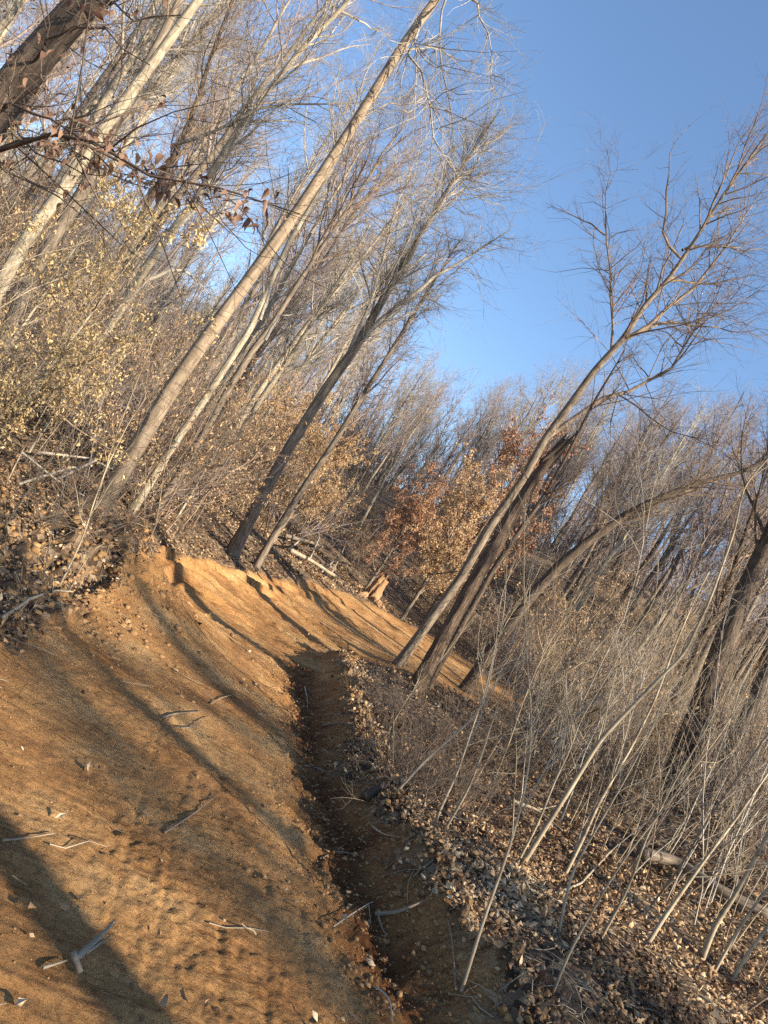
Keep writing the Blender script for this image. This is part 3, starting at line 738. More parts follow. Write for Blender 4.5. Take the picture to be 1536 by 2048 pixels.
# upper left trunks
hero('tree', 'pale ridged trunk, left one of the close pair at upper left', [(-60, 720), (-10, 590), (50, 480), (110, 400), (165, 318), (215, 248), (270, 175), (330, 92), (400, -5), (470, -110)], [34, 33, 32, 31, 30, 28, 26, 24, 21, 18], 12.0, BARK_PALE, TW_PALE, 41,
     (26, 220, 1300, 3200), t0=.62, ratio=.22, extend=5, root=1.5, groove=.05)
hero('tree', 'darker trunk, right one of the close pair at upper left', [(-70, 850), (0, 690), (60, 560), (120, 455), (170, 375), (230, 250), (285, 150), (330, 60), (375, -30)], [30, 30, 29, 28, 27, 25, 22, 20, 16], 13.5, BARK_GREY, TW_BROWN, 42,
     (24, 200, 1100, 2800), t0=.6, ratio=.22, extend=5, root=1.8)
hero('tree', 'whitish trunk in the upper left with a long bent side branch', [(70, 905), (130, 790), (190, 690), (240, 618), (285, 545), (330, 480), (385, 410), (420, 350), (470, 270), (540, 175), (620, 80), (690, 10), (740, -60)], [28, 26, 24, 23, 22, 21, 19, 16, 15, 13, 12, 10, 8], 16.0, BARK_PALE, TW_PALE, 43,
     (36, 300, 1800, 4800), t0=.45, ratio=.24, extend=2,
     limbs=[([(290, 560), (330, 548, 0), (370, 540, .2), (400, 570, .4), (440, 610, .5)], 9), ([(345, 290, .4), (400, 275, .2), (470, 235, 0), (560, 207, -.3), (700, 208, -.6), (830, 206, -.8)], 8), ([(350, 460), (420, 390, 0), (480, 250, .4), (500, 120, .6), (470, 0, .8)], 8)])
hero('tree', 'dark slim trunk left of the whitish one, forking high', [(100, 800), (150, 700), (205, 590), (260, 480), (300, 400), (340, 330), (385, 230), (420, 120), (450, 40), (480, -40)], [20, 19, 18, 17, 16, 14, 12, 10, 8, 6], 19.0, BARK_DARK, TW_BROWN, 44, (30, 240, 1500, 4200), t0=.45, ratio=.22)
hero('tree', 'grey trunk behind the tan trunk at mid height', [(352, 945), (380, 870), (440, 770), (520, 650), (580, 540), (620, 470), (680, 370), (740, 270)], [16, 15, 14, 13, 11, 9, 7, 4], 22.0, BARK_PALE, TW_MAUVE, 45, (30, 260, 1600, 4400), t0=.4, ratio=.25)
hero('tree', 'pale speckled slim trunk between the tan and the dark trunks', [(432, 930), (480, 870), (520, 800), (560, 745), (590, 700), (640, 620), (690, 540), (740, 450)], [15, 14, 14, 12, 10, 8, 6, 4], 21.0, BARK_PALE, TW_PALE, 46, (30, 240, 1500, 4200), t0=.35, ratio=.25)

# ------------------------------------------------------------------ saplings at the right, hand-placed
def sapling(pts_px, w, Y, seed, label, mat=TW_SAP, counts=(9, 36, 110), group=None, name='sapling', top=1.0):
    rng = np.random.default_rng(seed)
    g = G(*pts_px[0]) if Y is None else P(*pts_px[0], Y)
    Y = g[1]; q = px_line(pts_px, Y, rng.uniform(-.3, .5)); gz = Hs(q[0][0], q[0][1]); base = np.array([q[0][0], q[0][1], gz]); q[0][2] = gz - .05
    d = q[-1] - q[-2]; d /= np.linalg.norm(d); q = np.concatenate([q, [q[-1] + d * top * .5 + rng.normal(size=3) * .04, q[-1] + d * top + rng.normal(size=3) * .08]])
    r = np.linspace(w / 2, w * .12, len(q)) / FPX * Y * .74
    t = empty(name, base, label, 'sapling', group)
    me, C, Rr = trunk_mesh('stem', q - base, r, 7, mat, step=.06, lump=.06, seed=seed, cap=False); obj('stem', me, t)
    nl, nb, nt_ = counts
    l1, r1 = spawn(rng, resample(C, 12)[None], np.interp(np.linspace(0, 1, 12), np.linspace(0, 1, len(Rr)), Rr)[None], nl, .25, .98, .6, .26, 6, .12, .08, rk=.005, rmin=.0016, rshare=.6)
    l2, r2 = spawn(rng, l1, r1, nb, .15, 1, .65, .4, 5, .15, .06, rk=.004, rmin=.0012)
    l3, r3 = spawn(rng, l2, r2, nt_, .1, 1, .7, .4, 4, .15, .05, rk=.004, rmin=.0009)
    tw = obj('twigs', tubes_mesh('twigs', [(l1, r1, 4), (l2, r2, 3), (l3, r3, 3)], mat), t); tw['kind'] = 'stuff'
    return t
SAPS = [
    ([(776, 1605), (806, 1570), (840, 1532), (872, 1500), (920, 1462), (960, 1420), (972, 1395), (985, 1330)], 9, 'crooked pale sapling leaning right from the top of the ditch berm'),
    ([(865, 1662), (888, 1600), (910, 1558), (930, 1500), (945, 1455), (968, 1390), (990, 1300)], 8, 'straight pale sapling, left of the twin ones on the leafy bank'),
    ([(882, 1672), (925, 1600), (938, 1575), (960, 1520), (985, 1440), (1005, 1380)], 8, 'pale sapling with a kink, right of the straight pale one on the bank'),
    ([(1040, 1735), (1085, 1665), (1150, 1562), (1200, 1480), (1262, 1415), (1325, 1350), (1368, 1310), (1420, 1200), (1470, 1060)], 15, 'stoutest yellowish sapling rising from the middle of the leafy bank'),
    ([(925, 1985), (948, 1900), (970, 1830), (1000, 1750), (1030, 1660), (1050, 1580), (1062, 1500), (1063, 1420), (1055, 1340)], 11, 'nearest sapling with a dark lower stem, beside the ditch berm'),
    ([(1108, 1985), (1140, 1900), (1175, 1840), (1220, 1760), (1265, 1695), (1310, 1640), (1370, 1560)], 8, 'slim sapling at lower centre right leaning over the leaves'),
    ([(1290, 1895), (1330, 1832), (1370, 1775), (1415, 1712), (1470, 1640), (1540, 1540)], 13, 'stout sapling with double stem in the lower right'),
    ([(1402, 1925), (1430, 1850), (1465, 1800), (1500, 1735), (1545, 1650)], 17, 'brown thick sapling in the lower right corner'),
    ([(1428, 1945), (1470, 1870), (1510, 1810), (1550, 1760)], 9, 'thin sapling right beside the brown thick one in the corner'),
    ([(1462, 1960), (1500, 1900), (1560, 1820)], 12, 'rightmost sapling at the lower edge'),
    ([(1118, 1880), (1130, 1800), (1145, 1740), (1180, 1680), (1215, 1620), (1250, 1560)], 9, 'sapling with forked stem standing right of the nearest one'),
    ([(1200, 1880), (1250, 1790), (1270, 1740), (1290, 1680), (1350, 1560), (1400, 1480)], 8, 'straight thin sapling between the forked and the stout ones'),
    ([(1030, 1735), (1075, 1650), (1110, 1560), (1140, 1500), (1160, 1440), (1210, 1360), (1250, 1290)], 7, 'dark thin sapling left of the stoutest yellowish one'),
    ([(760, 1490), (790, 1440), (815, 1395), (835, 1370)], 4, 'tiny bare sprout on the leafy bank below the snag'),
    ([(1130, 1750), (1160, 1690), (1200, 1600), (1260, 1500), (1310, 1400), (1350, 1290)], 11, 'grey brown sapling right of the stoutest yellowish one'),
]
for i, (l, w, lab) in enumerate(SAPS):
    sapling(l, w, None, 100 + i, lab)
LSAPS = [([(125, 1165), (150, 1110), (172, 1060), (182, 1020), (215, 930), (260, 840)], 6, 'leaning stem on the cut bank in front of the tan trunk'),
         ([(72, 1200), (95, 1110), (105, 1060), (130, 960)], 4, 'wispy pale sprout on the left cut bank'), ([(0, 1070), (50, 990), (110, 910), (170, 830)], 5, 'thin grey stem at the left edge above the cut bank'),
         ([(10, 975), (45, 900), (90, 820), (120, 760)], 4, 'thin stem beside the golden leaved bush'), ([(188, 1030), (205, 960), (232, 870), (275, 760), (300, 700)], 5, 'pale thin sprout against the foot of the tan trunk'),
         ([(92, 1220), (100, 1160), (110, 1110)], 3, 'short sprout in the dirt of the cut bank'), ([(135, 1190), (165, 1130), (180, 1110)], 3, 'short sprout right of the leaning stem')]
for i, (l, w, lab) in enumerate(LSAPS):
    sapling(l, w, None, 140 + i, lab, counts=(5, 14, 30), top=.5)

# ------------------------------------------------------------------ prototypes for the forest
def proto_tree(seed, Ht, r0, lean, counts, bmat, tmat, ang, ratio, t0, leaves=0, lmat=None, lsize=.09, rmin=.006, fork=False, trop=.06):
    rng = np.random.default_rng(seed); n = 9
    z = np.linspace(0, Ht, n); pts = np.stack([lean * (z / Ht) ** 1.3 * Ht * math.cos(seed) + np.cumsum(rng.normal(0, .012 * Ht, n)) * .5, lean * (z / Ht) ** 1.3 * Ht * math.sin(seed) + np.cumsum(rng.normal(0, .012 * Ht, n)) * .5, z], 1)
    pts -= pts[0]; rr = r0 * np.linspace(1, .06, n) ** .85; pts[0][2] -= .3
    me, C, Rr = trunk_mesh('trunk', pts, rr, 8, bmat, step=.55, lump=.05, flare=.3, seed=seed, cap=False)
    L = crown(rng, C, Rr, *counts, t0=t0, ang=ang, ratio=ratio, rmin=rmin, trop=trop, ntw=3)
    cm = tubes_mesh('crown', [(L[0][0], L[0][1], 5), (L[1][0], L[1][1], 3), (L[2][0], L[2][1], 3), (L[3][0], L[3][1], 3)], tmat)
    parts = [('trunk', me), ('crown', cm)]
    if leaves:
        a = np.concatenate([L[3][0].reshape(-1, 3), L[2][0][:, 2:].reshape(-1, 3)])
        pos = a[rng.integers(0, len(a), leaves)] + rng.normal(0, .05, (leaves, 3))
        parts.append(('foliage', leaf_mesh('foliage', rng, pos, lsize, lmat)))
    return parts, Ht
def place(name, proto, x, y, scale, label, cat, group, rz=None, tilt=(0, 0), sink=.0):
    parts, Ht = proto
    t = empty(name, (x, y, Hs(x, y) - sink), label, cat, group)
    t.rotation_euler = (tilt[0], tilt[1], random.uniform(0, 6.28) if rz is None else rz); t.scale = (scale, scale, scale)
    for nm, me in parts:
        o = obj(nm, me, t)
        if nm in ('foliage', 'twigs'): o['kind'] = 'stuff'
    return t
TREES = [proto_tree(200 + i, 20, .17 + .03 * (i % 3), .03 * (i % 4), (26, 200, 1000, 2300), [BARK_GREY, BARK_PALE, BARK_DARK, BARK_GREY, BARK_PALE, BARK_GREY, BARK_DARK, BARK_PALE][i], [TW_PALE, TW_PALE, TW_BROWN, TW_MAUVE, TW_PALE, TW_MAUVE, TW_BROWN, TW_MAUVE][i],
                    [.5, .6, .7, .45, .55, .65, .5, .6][i], .3, [.3, .42, .3, .35, .4, .25, .35, .3][i], rmin=[.0050, .0055, .005, .006, .0055, .0055, .005, .006][i]) for i in range(8)]
OAKS = [proto_tree(240 + i, 9, .12, .02, (34, 200, 700, 900), BARK_GREY, TW_BROWN, .95, .42, .15, leaves=[13000, 12000, 12000][i], lmat=[LF_RUST, LF_RUST, LF_TAN][i], lsize=.14, rmin=.006) for i in range(3)]
BEECH = [proto_tree(250 + i, 6, .05, .04, (28, 150, 500, 600), BARK_PALE, TW_BROWN, 1.05, .42, .12, leaves=[2400, 5200, 2200][i], lmat=[LF_TAN, LF_GOLD, LF_TAN][i], lsize=.105, rmin=.004, trop=.0) for i in range(3)]
def proto_shrub(seed, Ht, nst, mat, leaves=0, lmat=None, lsize=.08, spread=.5, nb=90, nt_=380, nw=800, rmin=.004):
    rng = np.random.default_rng(seed); K = 9
    Pm = np.zeros((nst, K, 3)); d = rng.normal(size=(nst, 3)) * spread; d[:, 2] = 1; d /= np.linalg.norm(d, axis=1, keepdims=True)
    Pm[:, 0, :2] = rng.normal(0, .12 * Ht, (nst, 2)); L = Ht * rng.uniform(.6, 1.15, nst); Pm[:, 0, 2] = -.06
    for k in range(1, K):
        d = d + rng.normal(0, .10, (nst, 3)) + np.array([0, 0, -.02]); d /= np.linalg.norm(d, axis=1, keepdims=True); Pm[:, k] = Pm[:, k - 1] + d * (L / (K - 1))[:, None]
    R = (.003 + (.0018 if Ht > 4 else .0030) * L)[:, None] * np.linspace(1, .3, K)[None]
    l2, r2 = spawn(rng, Pm, R, nb, .15, .98, .6, .4, 6, .16, .03, rk=.006, rmin=rmin)
    l3, r3 = spawn(rng, l2, r2, nt_, .1, 1, .7, .45, 5, .2, .02, rk=.005, rmin=rmin * .9)
    l4, r4 = spawn(rng, l3, r3, int(nw * .68), .1, 1, .7, .5, 3, .2, .02, rk=.005, rmin=rmin * .8)
    parts = [('stems', tubes_mesh('stems', [(Pm, R, 5)], mat)), ('twigs', tubes_mesh('twigs', [(l2, r2, 3), (l3, r3, 3), (l4, r4, 3)], mat))]
    if leaves:
        a = np.concatenate([l4.reshape(-1, 3), l3[:, 2:].reshape(-1, 3)]); pos = a[rng.integers(0, len(a), leaves)] + rng.normal(0, .03, (leaves, 3))
        parts.append(('foliage', leaf_mesh('foliage', rng, pos, lsize, lmat)))
    return parts, Ht
SHRUBS = [proto_shrub(300 + i, 2.6, 12, [TW_BROWN, TW_PALE, TW_BROWN, TW_MAUVE, TW_DARK][i], leaves=[0, 0, 500, 0, 900][i], lmat=LF_TAN) for i in range(5)]
BRIARS = [proto_shrub(320 + i, 1.1, 14, [TW_DARK, TW_DARK, TW_BROWN][i], spread=1.1, nb=60, nt_=160, nw=200, rmin=.002) for i in range(3)]
WHIPS = [proto_shrub(340 + i, 4.6, 3, [TW_SAP, TW_BROWN, TW_SAP, TW_PALE][i], spread=.10, nb=30, nt_=110, nw=220, rmin=.0025) for i in range(4)]

SKYL = [(-1500, 1250), (-534, 860), (-330, 620), (-165, 340), (-44, 290), (56, 330), (128, 390), (300, 480), (491, 590), (900, 650), (1500, 700)]
def max_top(x, y):
    xp = x / y * FPX
    yp = np.interp(xp, [a for a, b in SKYL], [b for a, b in SKYL])
    return CAMZ + y * (yp * math.cos(PITCH) + FPX * math.sin(PITCH)) / (FPX * math.cos(PITCH) - yp * math.sin(PITCH))
LOGP = [G0(600, 1125), G0(660, 1155), G0(738, 1195)]
def free(x, y, r=.4):
    for q in LOGP:
        for f in (1.0, .93, .86):
            if math.hypot(x - q[0] * f, y - q[1] * f) < 1.6: return False
    xa, ya = np.array([x]), np.array([y])
    if inside(xa, ya, road)[0]: return False
    return seg_dist(xa, ya, road, True)[0][0] > r
rnd = random.Random(31)
G_ = {'hill': ('bare tree among many on the wooded hillside left of the road', 'bare trees on the left hillside'), 'mid': ('bare tree in the hazy wood beyond the road bend', 'bare trees beyond the road bend'),
      'right': ('bare tree in the thick wood at the right', 'bare trees in the right hand wood')}
cnt = 0
bands = [(20, 30, 40), (30, 45, 85), (45, 70, 100), (70, 100, 60)]
for y0, y1, n in bands:
    k = 0; tr = 0
    while k < n and tr < 6000:
        tr += 1
        Y = rnd.uniform(y0, y1); xp = rnd.uniform(-1250, 1150); x = xp / FPX * Y
        if not free(x, Y, 1.0): continue
        if Y < 30 and -260 < xp < 420: continue
        hmax = max_top(x, Y) - Hs(x, Y)
        if hmax < 4: continue
        hd = CAMZ + Y * (250 + 155) / FPX * 1.0 - Hs(x, Y)               # most of the left hillside wood is low, a few trees rise above it
        if xp < -260 and rnd.random() < .72: hmax = min(hmax, hd * rnd.uniform(.9, 1.35))
        hh = min(hmax * rnd.uniform(.78, 1.02), rnd.uniform(17, 25))
        if Y < 40 and -170 < xp < 360: continue
        tl = (x - 1.5) * .857 - (Y - 32) * .515; off_ = abs((x - 1.5) * .515 + (Y - 32) * .857)
        if 3 < tl < 50 and off_ < 4.5: continue                       # a gap in the wood lets the low sun reach the leafy oaks
        if hh < 4: continue
        reg = 'hill' if xp < -200 else ('mid' if xp < 300 else 'right')
        tr_ = TREES[rnd.choice([0, 1, 4, 3, 5, 7] if reg != 'right' else [0, 2, 3, 5, 6, 7, 1])]
        dist = 'near' if Y < 30 else ('middle' if Y < 55 else 'far'); ht = 'short' if hh < 11 else ('tall' if hh > 17 else 'medium')
        place('tree', tr_, x, Y, hh / 20, G_[reg][0].replace('bare tree', ht + ' bare tree') + {'near': ', front rows', 'middle': ', middle distance', 'far': ', far rows'}[dist], 'tree', G_[reg][1] + ', ' + dist + ', ' + ht, tilt=(rnd.gauss(0, .04), rnd.gauss(0, .04)))
        k += 1; cnt += 1
# oaks that keep rusty leaves
for (px, py, Y, s, k, lab) in [(880, 1190, 34, 1.12, 0, 'tallest rusty leaved oak beyond the road bend'), (735, 1170, 30, .6, 1, 'low dark red leaved oak at the road edge by the split stump'), (825, 1200, 31, .8, 2, 'tan leaved oak in front of the rusty one'),
                               (540, 1090, 24, .5, 2, 'small tan leaved oak behind the dark trunk'),
                               (560, 1040, 30, .55, 2, 'small tan leaved oak on the slope left of the bend'), (450, 1020, 26, .5, 2, 'small tan leaved oak between the trunks on the left')]:
    q = P(px, py, Y); place('oak_tree', OAKS[k], q[0], Y, s, lab, 'oak tree', None)
# golden beeches close at the left
q = P(-60, 940, 8.2); place('beech_sapling', BEECH[1], q[0], 8.2, .55, 'golden leaved young beech at the left edge, nearest', 'beech', None, rz=1.0)
q = P(60, 900, 12); place('beech_sapling', BEECH[2], q[0], 12, .5, 'golden leaved young beech behind the nearest golden one', 'beech', None, rz=2.2)
def side(xp, Y):
    return ('on the left slope' if xp < -500 else 'between the left trunks' if xp < -150 else 'beyond the road bend' if xp < 250 else 'in the right hand wood' if xp < 650 else 'at the far right') + (', near' if Y < 22 else ', farther back')
k = 0
while k < 34:
    Y = rnd.uniform(15, 42); xp = rnd.uniform(-1150, -60) if k % 4 else rnd.uniform(200, 1000); x = xp / FPX * Y
    if not free(x, Y, .8): continue
    pk = rnd.randrange(3); sd = side(xp, Y); place('beech_sapling', BEECH[pk], x, Y, rnd.uniform(.45, 1.0), 'young beech holding ' + ('tan', 'golden', 'pale tan')[pk] + ' leaves ' + sd, 'beech', 'young beeches ' + ('tan, ', 'golden, ', 'pale tan, ')[pk] + sd); k += 1
# shrubs
k = 0
while k < 240:
    Y = math.exp(rnd.uniform(math.log(13), math.log(52))); xp = rnd.uniform(-1150, 1150); x = xp / FPX * Y
    if not free(x, Y, .7): continue
    if Y < 17 and -330 < xp < 520: continue
    if max_top(x, Y) - Hs(x, Y) < 3: continue
    pk = rnd.randrange(5); a_ = ('leafless brown', 'leafless pale', 'brown sparsely leaved', 'leafless grey', 'dark tan leaved')[pk]; sd = side(xp, Y); place('shrub', SHRUBS[pk], x, Y, rnd.uniform(.7, 1.6), a_ + ' shrub ' + sd, 'shrub', a_ + ' shrubs ' + sd); k += 1
k = 0
while k < 110:
    Y = math.exp(rnd.uniform(math.log(9), math.log(34))); xp = rnd.uniform(330, 1250); x = xp / FPX * Y
    if not free(x, Y, .6): continue
    if Y < 10 and xp < 520: continue
    if Y < 18 and xp < 400: continue
    pk = rnd.randrange(4); a_ = ('three stemmed tan', 'brown', 'tan', 'pale')[pk]; sd = side(xp, Y); place('sapling', WHIPS[pk], x, Y, rnd.uniform(.5, 1.1), 'slender bare ' + a_ + ' sapling clump ' + sd, 'sapling', a_ + ' sapling clumps ' + sd, tilt=(rnd.gauss(0, .08), rnd.gauss(-.02, .08))); k += 1
k = 0
while k < 50:
    Y = math.exp(rnd.uniform(math.log(9.5), math.log(28))); xp = rnd.uniform(-1150, -330); x = xp / FPX * Y
    if not free(x, Y, .6): continue
    place('sapling', WHIPS[rnd.randrange(4)], x, Y, rnd.uniform(.4, .9), 'slender bare sapling on the left slope above the cut bank', 'sapling', 'slender saplings on the left slope', tilt=(rnd.gauss(0, .08), rnd.gauss(0, .08))); k += 1
k = 0
while k < 34:
    Y = rnd.uniform(31, 52); xp = rnd.uniform(150, 520); x = xp / FPX * Y
    if not free(x, Y, .6): continue
    pk = rnd.randrange(5); a_ = ('leafless brown', 'leafless pale', 'brown sparsely leaved', 'leafless grey', 'dark tan leaved')[pk]
    place('shrub', SHRUBS[pk], x, Y, rnd.uniform(1.0, 1.7), a_ + ' shrub on the slope behind the broken trunk', 'shrub', a_ + ' shrubs behind the snag'); k += 1
k = 0
while k < 58:
    Y = rnd.uniform(58, 92); xp = rnd.uniform(-700, 1100); x = xp / FPX * Y
    place('shrub', SHRUBS[rnd.choice([0, 1, 3])], x, Y, rnd.uniform(2.0, 3.2), 'tall leafless thicket shrub on the far slope', 'shrub', 'thicket shrubs on the far slope'); k += 1
# briars: dark tangles on the knoll and behind the left bank
k = 0
while k < 90:
    if k % 3:
        px, py = rnd.uniform(720, 1330), rnd.uniform(1400, 1640)
    else:
        px, py = rnd.uniform(60, 440), rnd.uniform(940, 1080)
    q = G0(px, py)
    if not free(q[0], q[1], .25) or q[1] > 30: continue
    place('briar', BRIARS[rnd.randrange(3)], q[0], q[1], rnd.uniform(.5, 1.0), 'low tangle of thin arching briar stems ' + ('on the knoll and right bank' if k % 3 else 'behind the left cut bank'), 'briar', 'briar tangles ' + ('right' if k % 3 else 'left')); k += 1

# distant woodland behind the counted trees
def distant():
    rng = np.random.default_rng(77); sets = []
    for i in range(95):
        y = rng.uniform(95, 125); x = rng.uniform(-1250, 1200) / FPX * y
        mt = max_top(x, y); z0 = float(H0(np.array([x]), np.array([y]))[0]); h = min(22, (mt - z0) * rng.uniform(.8, 1))
        if h < 3: continue
        tp = np.stack([np.full(6, x) + np.cumsum(rng.normal(0, .3, 6)), np.full(6, y), np.linspace(z0 - .5, z0 + h, 6)], 1)[None]; tr = np.linspace(.2, .03, 6)[None]
        l1, r1 = spawn(rng, tp, tr, 34, .06, 1, .6, .28, 5, .12, .06, rk=.012, rmin=.02)
        l2, r2 = spawn(rng, l1, r1, 190, .1, 1, .65, .45, 3, .15, .05, rk=.01, rmin=.026)
        sets += [(tp, tr, 4), (l1, r1, 3), (l2, r2, 3)]
    n = 2600; yy = rng.uniform(62, 84, n); xx = rng.uniform(-1200, 1200, n) / FPX * yy; hh = rng.uniform(2.5, 7, n)
    zz = H0(xx, yy); Pm = np.zeros((n, 4, 3)); lean = rng.normal(0, .25, (n, 2))
    for k in range(4):
        Pm[:, k, 0] = xx + lean[:, 0] * hh * k / 3 + rng.normal(0, .1, n); Pm[:, k, 1] = yy + lean[:, 1] * hh * k / 3; Pm[:, k, 2] = zz - .3 + hh * k / 3
    Rm = np.linspace(.045, .02, 4)[None] * np.ones((n, 1)); l2, r2 = spawn(rng, Pm, Rm, 9000, .15, 1, .7, .5, 3, .2, .05, rk=.008, rmin=.02)
    sets += [(Pm, Rm, 3), (l2, r2, 3)]
    tag(obj('distant_woodland', tubes_mesh('distant_woodland', sets, TW_MAUVE)), 'far bare woodland closing the view beyond the trees', 'woodland', kind='stuff')
distant()

# ------------------------------------------------------------------ logs, stump, sticks
def stick(pts_px, w_px, label, name='stick', mat=TW_SAP, lift=.012, S=7, forks=(), cat='stick', bark_=None, tipf=.4, group=None, raise_=0):
    if mat is TW_SAP and w_px < 8: mat = (TW_SAP, TW_BROWN, TW_PALE)[int(pts_px[0][0]) % 3]
    q = np.array([G(*p[:2], lift + (p[2] if len(p) > 2 else 0)) for p in pts_px]); base = q[0].copy(); Y = np.mean(q[:, 1])
    dist = np.linalg.norm(q.mean(0) - CAM); r = w_px / 2 / FPX * dist * (.72 if w_px < 12 else .85)
    q[:, 2] += r * .5
    me, _, _ = trunk_mesh(name, q - base, np.linspace(r, r * tipf, len(q)), S, bark_ or mat, step=max(.02, r * 1.2), lump=.12, seed=int(w_px * 7 + pts_px[0][0]))
    o = obj(name, me, loc=base); tag(o, label, cat, group)
    for f in forks:
        a = np.array([G(*p[:2], lift + (p[2] if len(p) > 2 else 0)) for p in f]) - base; a[:, 2] += r * .5
        m2, _, _ = trunk_mesh('twig', a, np.linspace(r * .6, r * .2, len(a)), 5, bark_ or mat, step=max(.02, r), lump=.1, seed=3); obj('twig', m2, o)
    return o
stick([(78, 1948), (100, 1940), (125, 1935, .01)], 9, 'short pale broken stick at the lower left, left of the split one', bark_=BARK_PALE)
stick([(138, 1938, .01), (165, 1915, .02), (190, 1900, .03), (207, 1878, .05)], 15, 'pale split branch piece with a frayed end at the lower left', bark_=BARK_PALE, forks=[[(160, 1925, .01), (185, 1915, .02), (204, 1898, .02)]], tipf=.3)
stick([(133, 1926, .015), (138, 1944, .012), (154, 1957, .005)], 14, 'stubby tan cut piece of wood lying against the split branch', bark_=BARK_TAN, tipf=.8)
stick([(0, 1690), (50, 1686), (104, 1676)], 5, 'thin pale straight stick on the left of the dirt', mat=TW_SAP)
stick([(322, 1440), (345, 1432), (368, 1431), (402, 1432)], 6, 'bent light twig lying in the middle of the dirt', forks=[[(345, 1432), (332, 1445), (325, 1455)]], mat=TW_SAP)
stick([(358, 1462), (380, 1460), (412, 1440)], 4, 'small straw coloured twig below the bent light one', mat=TW_SAP)
stick([(326, 1670), (380, 1635), (432, 1594)], 6, 'long grey stick lying across the shadow on the dirt', mat=TW_BROWN)
stick([(420, 1410), (440, 1400), (470, 1390)], 3, 'wisp of straw on the dirt above the bent twig', mat=TW_SAP)
stick([(745, 1836, .02), (790, 1838, .04), (812, 1826, .05), (842, 1812, .02)], 11, 'thick curved root crossing the berm at the lower middle', bark_=BARK_TAN, forks=[[(752, 1838, .02), (765, 1862), (772, 1872)]])
stick([(662, 1862, .01), (690, 1850, .02), (725, 1830, .03)], 4, 'pale twig sticking out of the shaded ditch', forks=[[(725, 1830, .02), (745, 1856, .01)], [(700, 1845, .01), (738, 1818, .01)]])
stick([(640, 1718), (670, 1712), (710, 1722)], 4, 'pale twig lying across the shaded ditch', forks=[[(668, 1712, .01), (685, 1700, .03)]])
stick([(735, 1668, .03), (760, 1678, .04), (790, 1690, .02)], 5, 'white bent twig on the crumbled berm')
stick([(608, 1535), (640, 1538, .02), (655, 1560, .01)], 4, 'thin twig in the shaded ditch, farther up', forks=[[(640, 1505, .02), (655, 1520, .03)]])
stick([(605, 1380), (612, 1400, .03), (610, 1425, .01)], 4, 'short upright twig at the far end of the ditch')
stick([(640, 1455), (670, 1452, .02), (705, 1450, .02)], 5, 'root fragment across the berm near its far end', mat=TW_SAP)
stick([(715, 1618, .04), (738, 1600, .06), (760, 1585, .05)], 26, 'chunk of torn bark on the berm top', bark_=BARK_SNAG, tipf=.5)
stick([(740, 1990), (765, 2015, .02), (775, 2060, .02)], 5, 'twig in the shaded ditch soil at the bottom edge')
stick([(0, 1243, .05), (50, 1212, .08), (95, 1205, .06), (130, 1210, .04)], 10, 'pale root poking out of the left cut bank', bark_=BARK_PALE, forks=[[(50, 1212, .05), (30, 1235, .02), (10, 1260, 0)]])
stick([(245, 1045, .05), (265, 1058, .08), (290, 1064, .05)], 4, 'thin curved root over the cut bank edge', mat=TW_BROWN)
stick([(1000, 1615, .1), (1060, 1640, .12), (1115, 1680, .1)], 9, 'pale fallen branch among the leaves under the saplings', bark_=BARK_PALE, forks=[[(1060, 1640, .1), (1110, 1635, .2)]])
stick([(1110, 1800, .02), (1160, 1770, .06), (1230, 1700, .1)], 7, 'fallen pale branch lying among the lower saplings', bark_=BARK_PALE)
stick([(1270, 1725, .12), (1340, 1745, .14), (1420, 1800, .14), (1530, 1850, .1)], 26, 'fallen mossy log half buried in leaves at the right', name='log', bark_=BARK_GREY, cat='log', tipf=.7)
stick([(905, 1990, .02), (895, 1900, .03), (888, 1850, .02)], 5, 'long root strand along the right side of the ditch', mat=TW_BROWN)
# brush and logs pushed aside at the far edge of the road
for i, (l, w, lab, bk) in enumerate([([(575, 1112), (615, 1130), (655, 1158), (672, 1163)], 11, 'pale cut log at the road edge, nearest of the log pile', BARK_PALE), ([(600, 1108), (640, 1140), (662, 1152)], 11, 'brown log with a sawn end behind the nearest pale log', BARK_TAN),
                                     ([(560, 1090), (610, 1100), (650, 1112)], 10, 'grey log on the left of the log pile', BARK_GREY), ([(580, 1122), (620, 1120), (690, 1150)], 7, 'thin dark pole lying over the log pile', BARK_DARK)]):
    stick([(a, b, .15 + .1 * i) for a, b in l], w, lab, name='log', bark_=bk, cat='log', tipf=.8)
for i, l in enumerate([[(575, 1105, .1), (600, 1090, .5), (612, 1088, .9)], [(612, 1130, .2), (620, 1105, .7), (610, 1085, 1.0)], [(660, 1150, .1), (670, 1130, .5), (672, 1115, .9)], [(640, 1150, .1), (665, 1130, .3), (700, 1150, .2)]]):
    stick(l, 5, 'forked branch sticking up from the log pile', mat=TW_PALE, group='branches of the log pile')
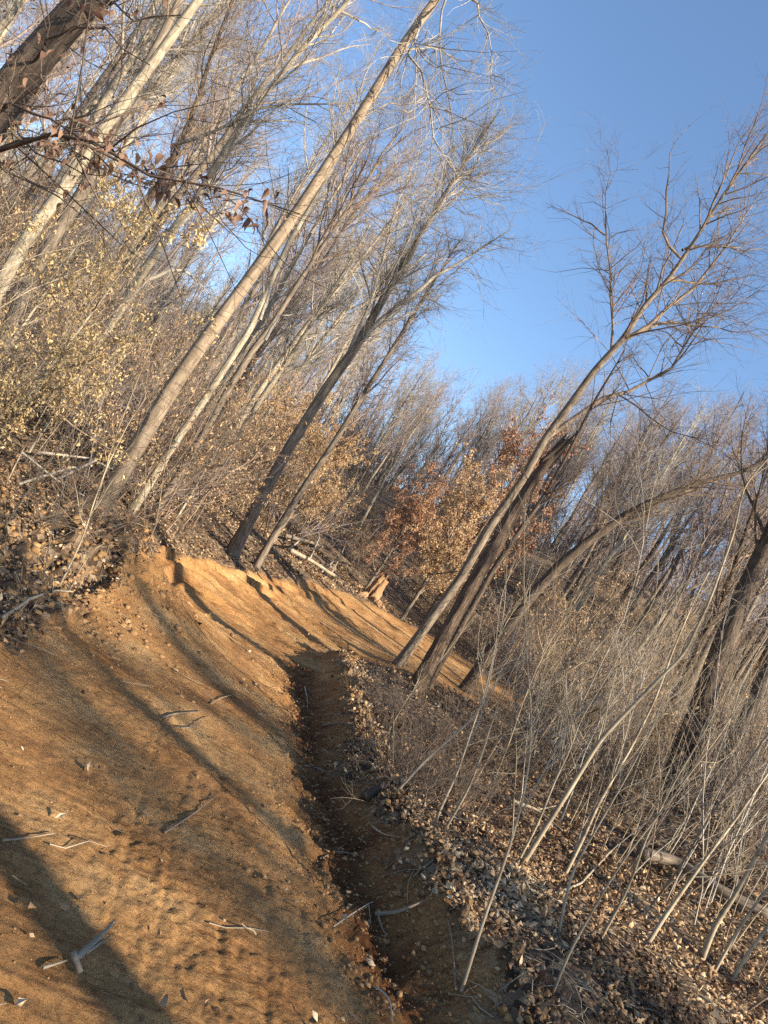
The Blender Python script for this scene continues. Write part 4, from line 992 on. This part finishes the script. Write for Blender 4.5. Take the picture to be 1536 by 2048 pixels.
for i, l in enumerate([[(40, 965, .1), (120, 975, .4), (200, 1010, .2)], [(60, 925, .2), (150, 960, .4), (260, 985, .2)], [(100, 985, .1), (170, 965, .5), (240, 960, .3)], [(20, 935, .3), (90, 985, .2), (160, 1010, .1)]]):
    stick(l, 7, 'grey fallen branch in the brush behind the cut bank', mat=TW_PALE, group='fallen branches behind the cut bank')
def stump():
    m, t, b = nodes('split_stump_wood')
    oc = t.nodes.new('ShaderNodeTexCoord').outputs['Object']
    c = ramp(t, noise(t, mapped(t, oc, (9, 9, 2)), 1, 5, .7), [(.36, (.08, .04, .022)), (.5, (.28, .16, .085)), (.7, (.46, .31, .17))]).outputs[0]
    t.links.new(c, b.inputs['Base Color']); bump(t, b, noise(t, mapped(t, oc, (14, 14, 3)), 1, 5, .7), 1, .05)
    q = G(738, 1200); 
    e_ = empty('stump', q, 'torn orange brown stump standing at the far edge of the road', 'stump')
    me, _, _ = trunk_mesh('trunk', [(0, 0, -.2), (.02, 0, .3), (.05, 0, .7), (.1, 0, 1.0)], [.36, .35, .31, .24], 40, m, step=.05, lump=.22, groove=.4, flare=.3, seed=12); obj('trunk', me, e_)
    for k in range(5):
        a = k * 1.3; me, _, _ = trunk_mesh('root', [(.3 * math.cos(a), .3 * math.sin(a), .1), (.6 * math.cos(a), .6 * math.sin(a), .02), (.9 * math.cos(a + .2), .9 * math.sin(a + .2), -.12)], [.13, .08, .03], 8, m, step=.06, lump=.15, seed=k); obj('root', me, e_)
    for k in range(4):
        me, _, _ = trunk_mesh('splinter', [(.08 * k - .12, 0, .7), (.08 * k - .12 + .02, .02, 1.05 + .1 * (k % 2))], [.07, .01], 6, m, step=.08, lump=.2, seed=k + 20); obj('splinter', me, e_)
stump()

# ------------------------------------------------------------------ trees behind the camera whose shadows reach the road
SHADE = [(7.8, -1.75, 1.0, 0), (17.3, -4.9, .72, 2), (23, -13.5, 1.1, 6), (27, -9, 1.1, 2), (31, -15, 1.1, 3), (11.2, 4.6, 1.1, 4), (13.2, 7.6, 1.1, 0), (15.5, 10.2, 1.1, 5)]
for i, (x, y, sc_, k) in enumerate(SHADE):
    place('tree', TREES[k], x, y, sc_, 'bare tree behind the camera whose shadow falls over the road', 'tree', 'trees behind the camera')
